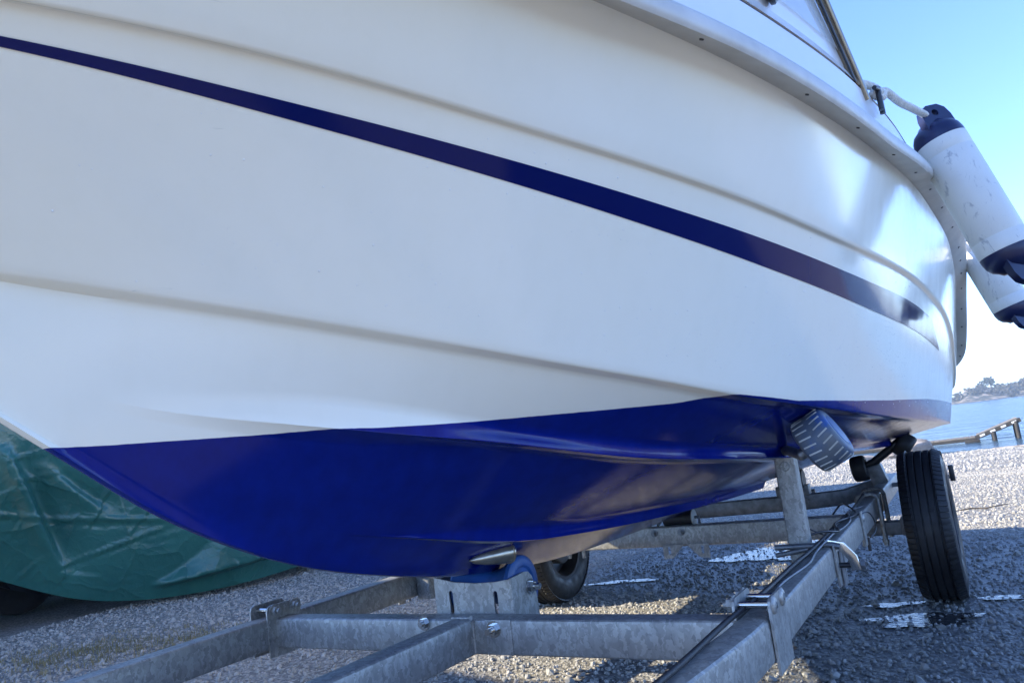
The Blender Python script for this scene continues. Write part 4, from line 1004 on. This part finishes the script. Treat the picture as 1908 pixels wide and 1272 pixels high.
puddle((.13, .70), .035, .10, .2, 6, 'small puddle at the left foot of the port tyre')
puddle((-.45, -.72), .05, .16, .3, 5, 'small puddle behind the far wheel')

# ================================================================== GRAVEL STONES (geometry nodes instances)
CAM = np.array([3.5032, 1.1049])
def scatter(n, x0, x1, y0, y1, rmin, rmax):
    x = rng.uniform(x0, x1, n); y = rng.uniform(y0, y1, n); return x, y, rng.uniform(0, 1, n)**2.2*(rmax-rmin)+rmin
parts = [scatter(52000, -2.2, 2.3, -4.6, 2.0, .0035, .011), scatter(42000, -9, -2.0, -5.5, 2.2, .005, .014), scatter(12000, -25, -9, -7, 3, .010, .032), scatter(900, -2.2, 2.2, -4.5, 2.0, .010, .020)]
sxp = np.concatenate([p[0] for p in parts]); syp = np.concatenate([p[1] for p in parts]); ssz = np.concatenate([p[2] for p in parts])
szp = ground_z(sxp, syp)+ssz*.15
gme = bpy.data.meshes.new('gravel'); gme.vertices.add(len(sxp)); gme.vertices.foreach_set('co', np.stack([sxp, syp, szp], -1).astype(np.float32).ravel())
def fattr(nm, arr, typ='FLOAT'):
    a = gme.attributes.new(nm, typ, 'POINT'); a.data.foreach_set('value' if typ == 'FLOAT' else 'vector', arr.astype(np.float32).ravel())
fattr('sz', ssz); fattr('tone', rng.uniform(0, 1, len(sxp))); 
w0 = wet_shade(sxp, syp); fattr('wet_shade', sstep(.2, .6, w0+rng.normal(0, .03, len(sxp))))
fattr('rot', np.stack([rng.uniform(0, 6.28, len(sxp)) for _ in range(3)], -1), 'FLOAT_VECTOR'); fattr('asp', np.stack([rng.uniform(.7, 1.35, len(sxp)), rng.uniform(.7, 1.35, len(sxp)), rng.uniform(.5, .95, len(sxp))], -1), 'FLOAT_VECTOR')
gob = link('gravel', gme); gob['kind'] = 'stuff'; gob['label'] = 'loose grey gravel stones covering the hardstanding'
gme.materials.append(M['stone'])
ng = bpy.data.node_groups.new('gravel_instances', 'GeometryNodeTree')
ng.interface.new_socket('Geometry', in_out='INPUT', socket_type='NodeSocketGeometry'); ng.interface.new_socket('Geometry', in_out='OUTPUT', socket_type='NodeSocketGeometry')
gn, gl = ng.nodes, ng.links
gi = gn.new('NodeGroupInput'); go = gn.new('NodeGroupOutput'); ip = gn.new('GeometryNodeInstanceOnPoints'); ico = gn.new('GeometryNodeMeshIcoSphere'); ico.inputs['Radius'].default_value = 1; ico.inputs['Subdivisions'].default_value = 1
sp = gn.new('GeometryNodeSetPosition'); pos = gn.new('GeometryNodeInputPosition'); nzt = gn.new('ShaderNodeTexNoise'); nzt.inputs['Scale'].default_value = 1.3
vs = gn.new('ShaderNodeVectorMath'); vs.operation = 'SUBTRACT'; vs.inputs[1].default_value = (.5, .5, .5); vsc = gn.new('ShaderNodeVectorMath'); vsc.operation = 'SCALE'; vsc.inputs['Scale'].default_value = 1.2
gl.new(pos.outputs[0], nzt.inputs['Vector']); gl.new(nzt.outputs['Color'], vs.inputs[0]); gl.new(vs.outputs[0], vsc.inputs[0]); gl.new(vsc.outputs[0], sp.inputs['Offset'])
gl.new(ico.outputs['Mesh'], sp.inputs['Geometry'])
sm = gn.new('GeometryNodeSetMaterial'); sm.inputs['Material'].default_value = M['stone']; gl.new(sp.outputs[0], sm.inputs[0])
gl.new(gi.outputs[0], ip.inputs['Points']); gl.new(sm.outputs[0], ip.inputs['Instance'])
def named(nm, typ):
    a = gn.new('GeometryNodeInputNamedAttribute'); a.data_type = typ; a.inputs['Name'].default_value = nm; return a.outputs[0]
gl.new(named('rot', 'FLOAT_VECTOR'), ip.inputs['Rotation'])
vm = gn.new('ShaderNodeVectorMath'); vm.operation = 'SCALE'; gl.new(named('asp', 'FLOAT_VECTOR'), vm.inputs[0]); gl.new(named('sz', 'FLOAT'), vm.inputs['Scale']); gl.new(vm.outputs[0], ip.inputs['Scale'])
gl.new(ip.outputs[0], go.inputs[0])
md = gob.modifiers.new('stones', 'NODES'); md.node_group = ng

# grass tufts at the left foreground
mb = MB()
for k in range(300):
    u_ = rng.uniform(0, 1)**1.3; cx_, cy_ = 1.30-.75*u_+rng.normal(0, .2), -3.45+1.15*u_+rng.normal(0, .22)+.2*rng.normal()*(1-u_)
    for j in range(rng.integers(6, 16)):
        p = np.array([cx_+rng.normal(0, .03), cy_+rng.normal(0, .03), 0]); p[2] = float(ground_z(p[0], p[1])); h = rng.uniform(.008, .034); a = rng.uniform(0, 6.28); l_ = rng.uniform(.2, 1.2)*h
        d = np.array([math.cos(a), math.sin(a), 0]); s_ = np.array([-d[1], d[0], 0])*.0018
        mb.add([p-s_, p+s_, p+d*l_*.4+s_*.7+[0, 0, h*.7], p+d*l_*.4-s_*.7+[0, 0, h*.7], p+d*l_+[0, 0, h]], [(0, 1, 2, 3), (3, 2, 4)])
o = mb.build('grass', M['grass'], None, None); o['kind'] = 'stuff'; o['label'] = 'sparse dry grass tufts growing in the gravel at the left'

# ================================================================== HAZE over the water
def make_haze():
    m = bpy.data.materials.new('sea_haze'); m.use_nodes = True; n = m.node_tree.nodes; l = m.node_tree.links
    n.remove(n['Principled BSDF']); v = n.new('ShaderNodeVolumePrincipled'); v.inputs['Color'].default_value = (.74, .88, 1, 1); v.inputs['Density'].default_value = .0009; v.inputs['Anisotropy'].default_value = .2
    l.new(v.outputs[0], n['Material Output'].inputs['Volume']); return m
M['haze'] = make_haze()
hz = MB(); hz.box((0, 0, 7.5), (3200, 3200, 25)); hz = hz.build('haze', M['haze'], None, None); hz['kind'] = 'stuff'; hz['label'] = 'thin pale sea haze over the bay'
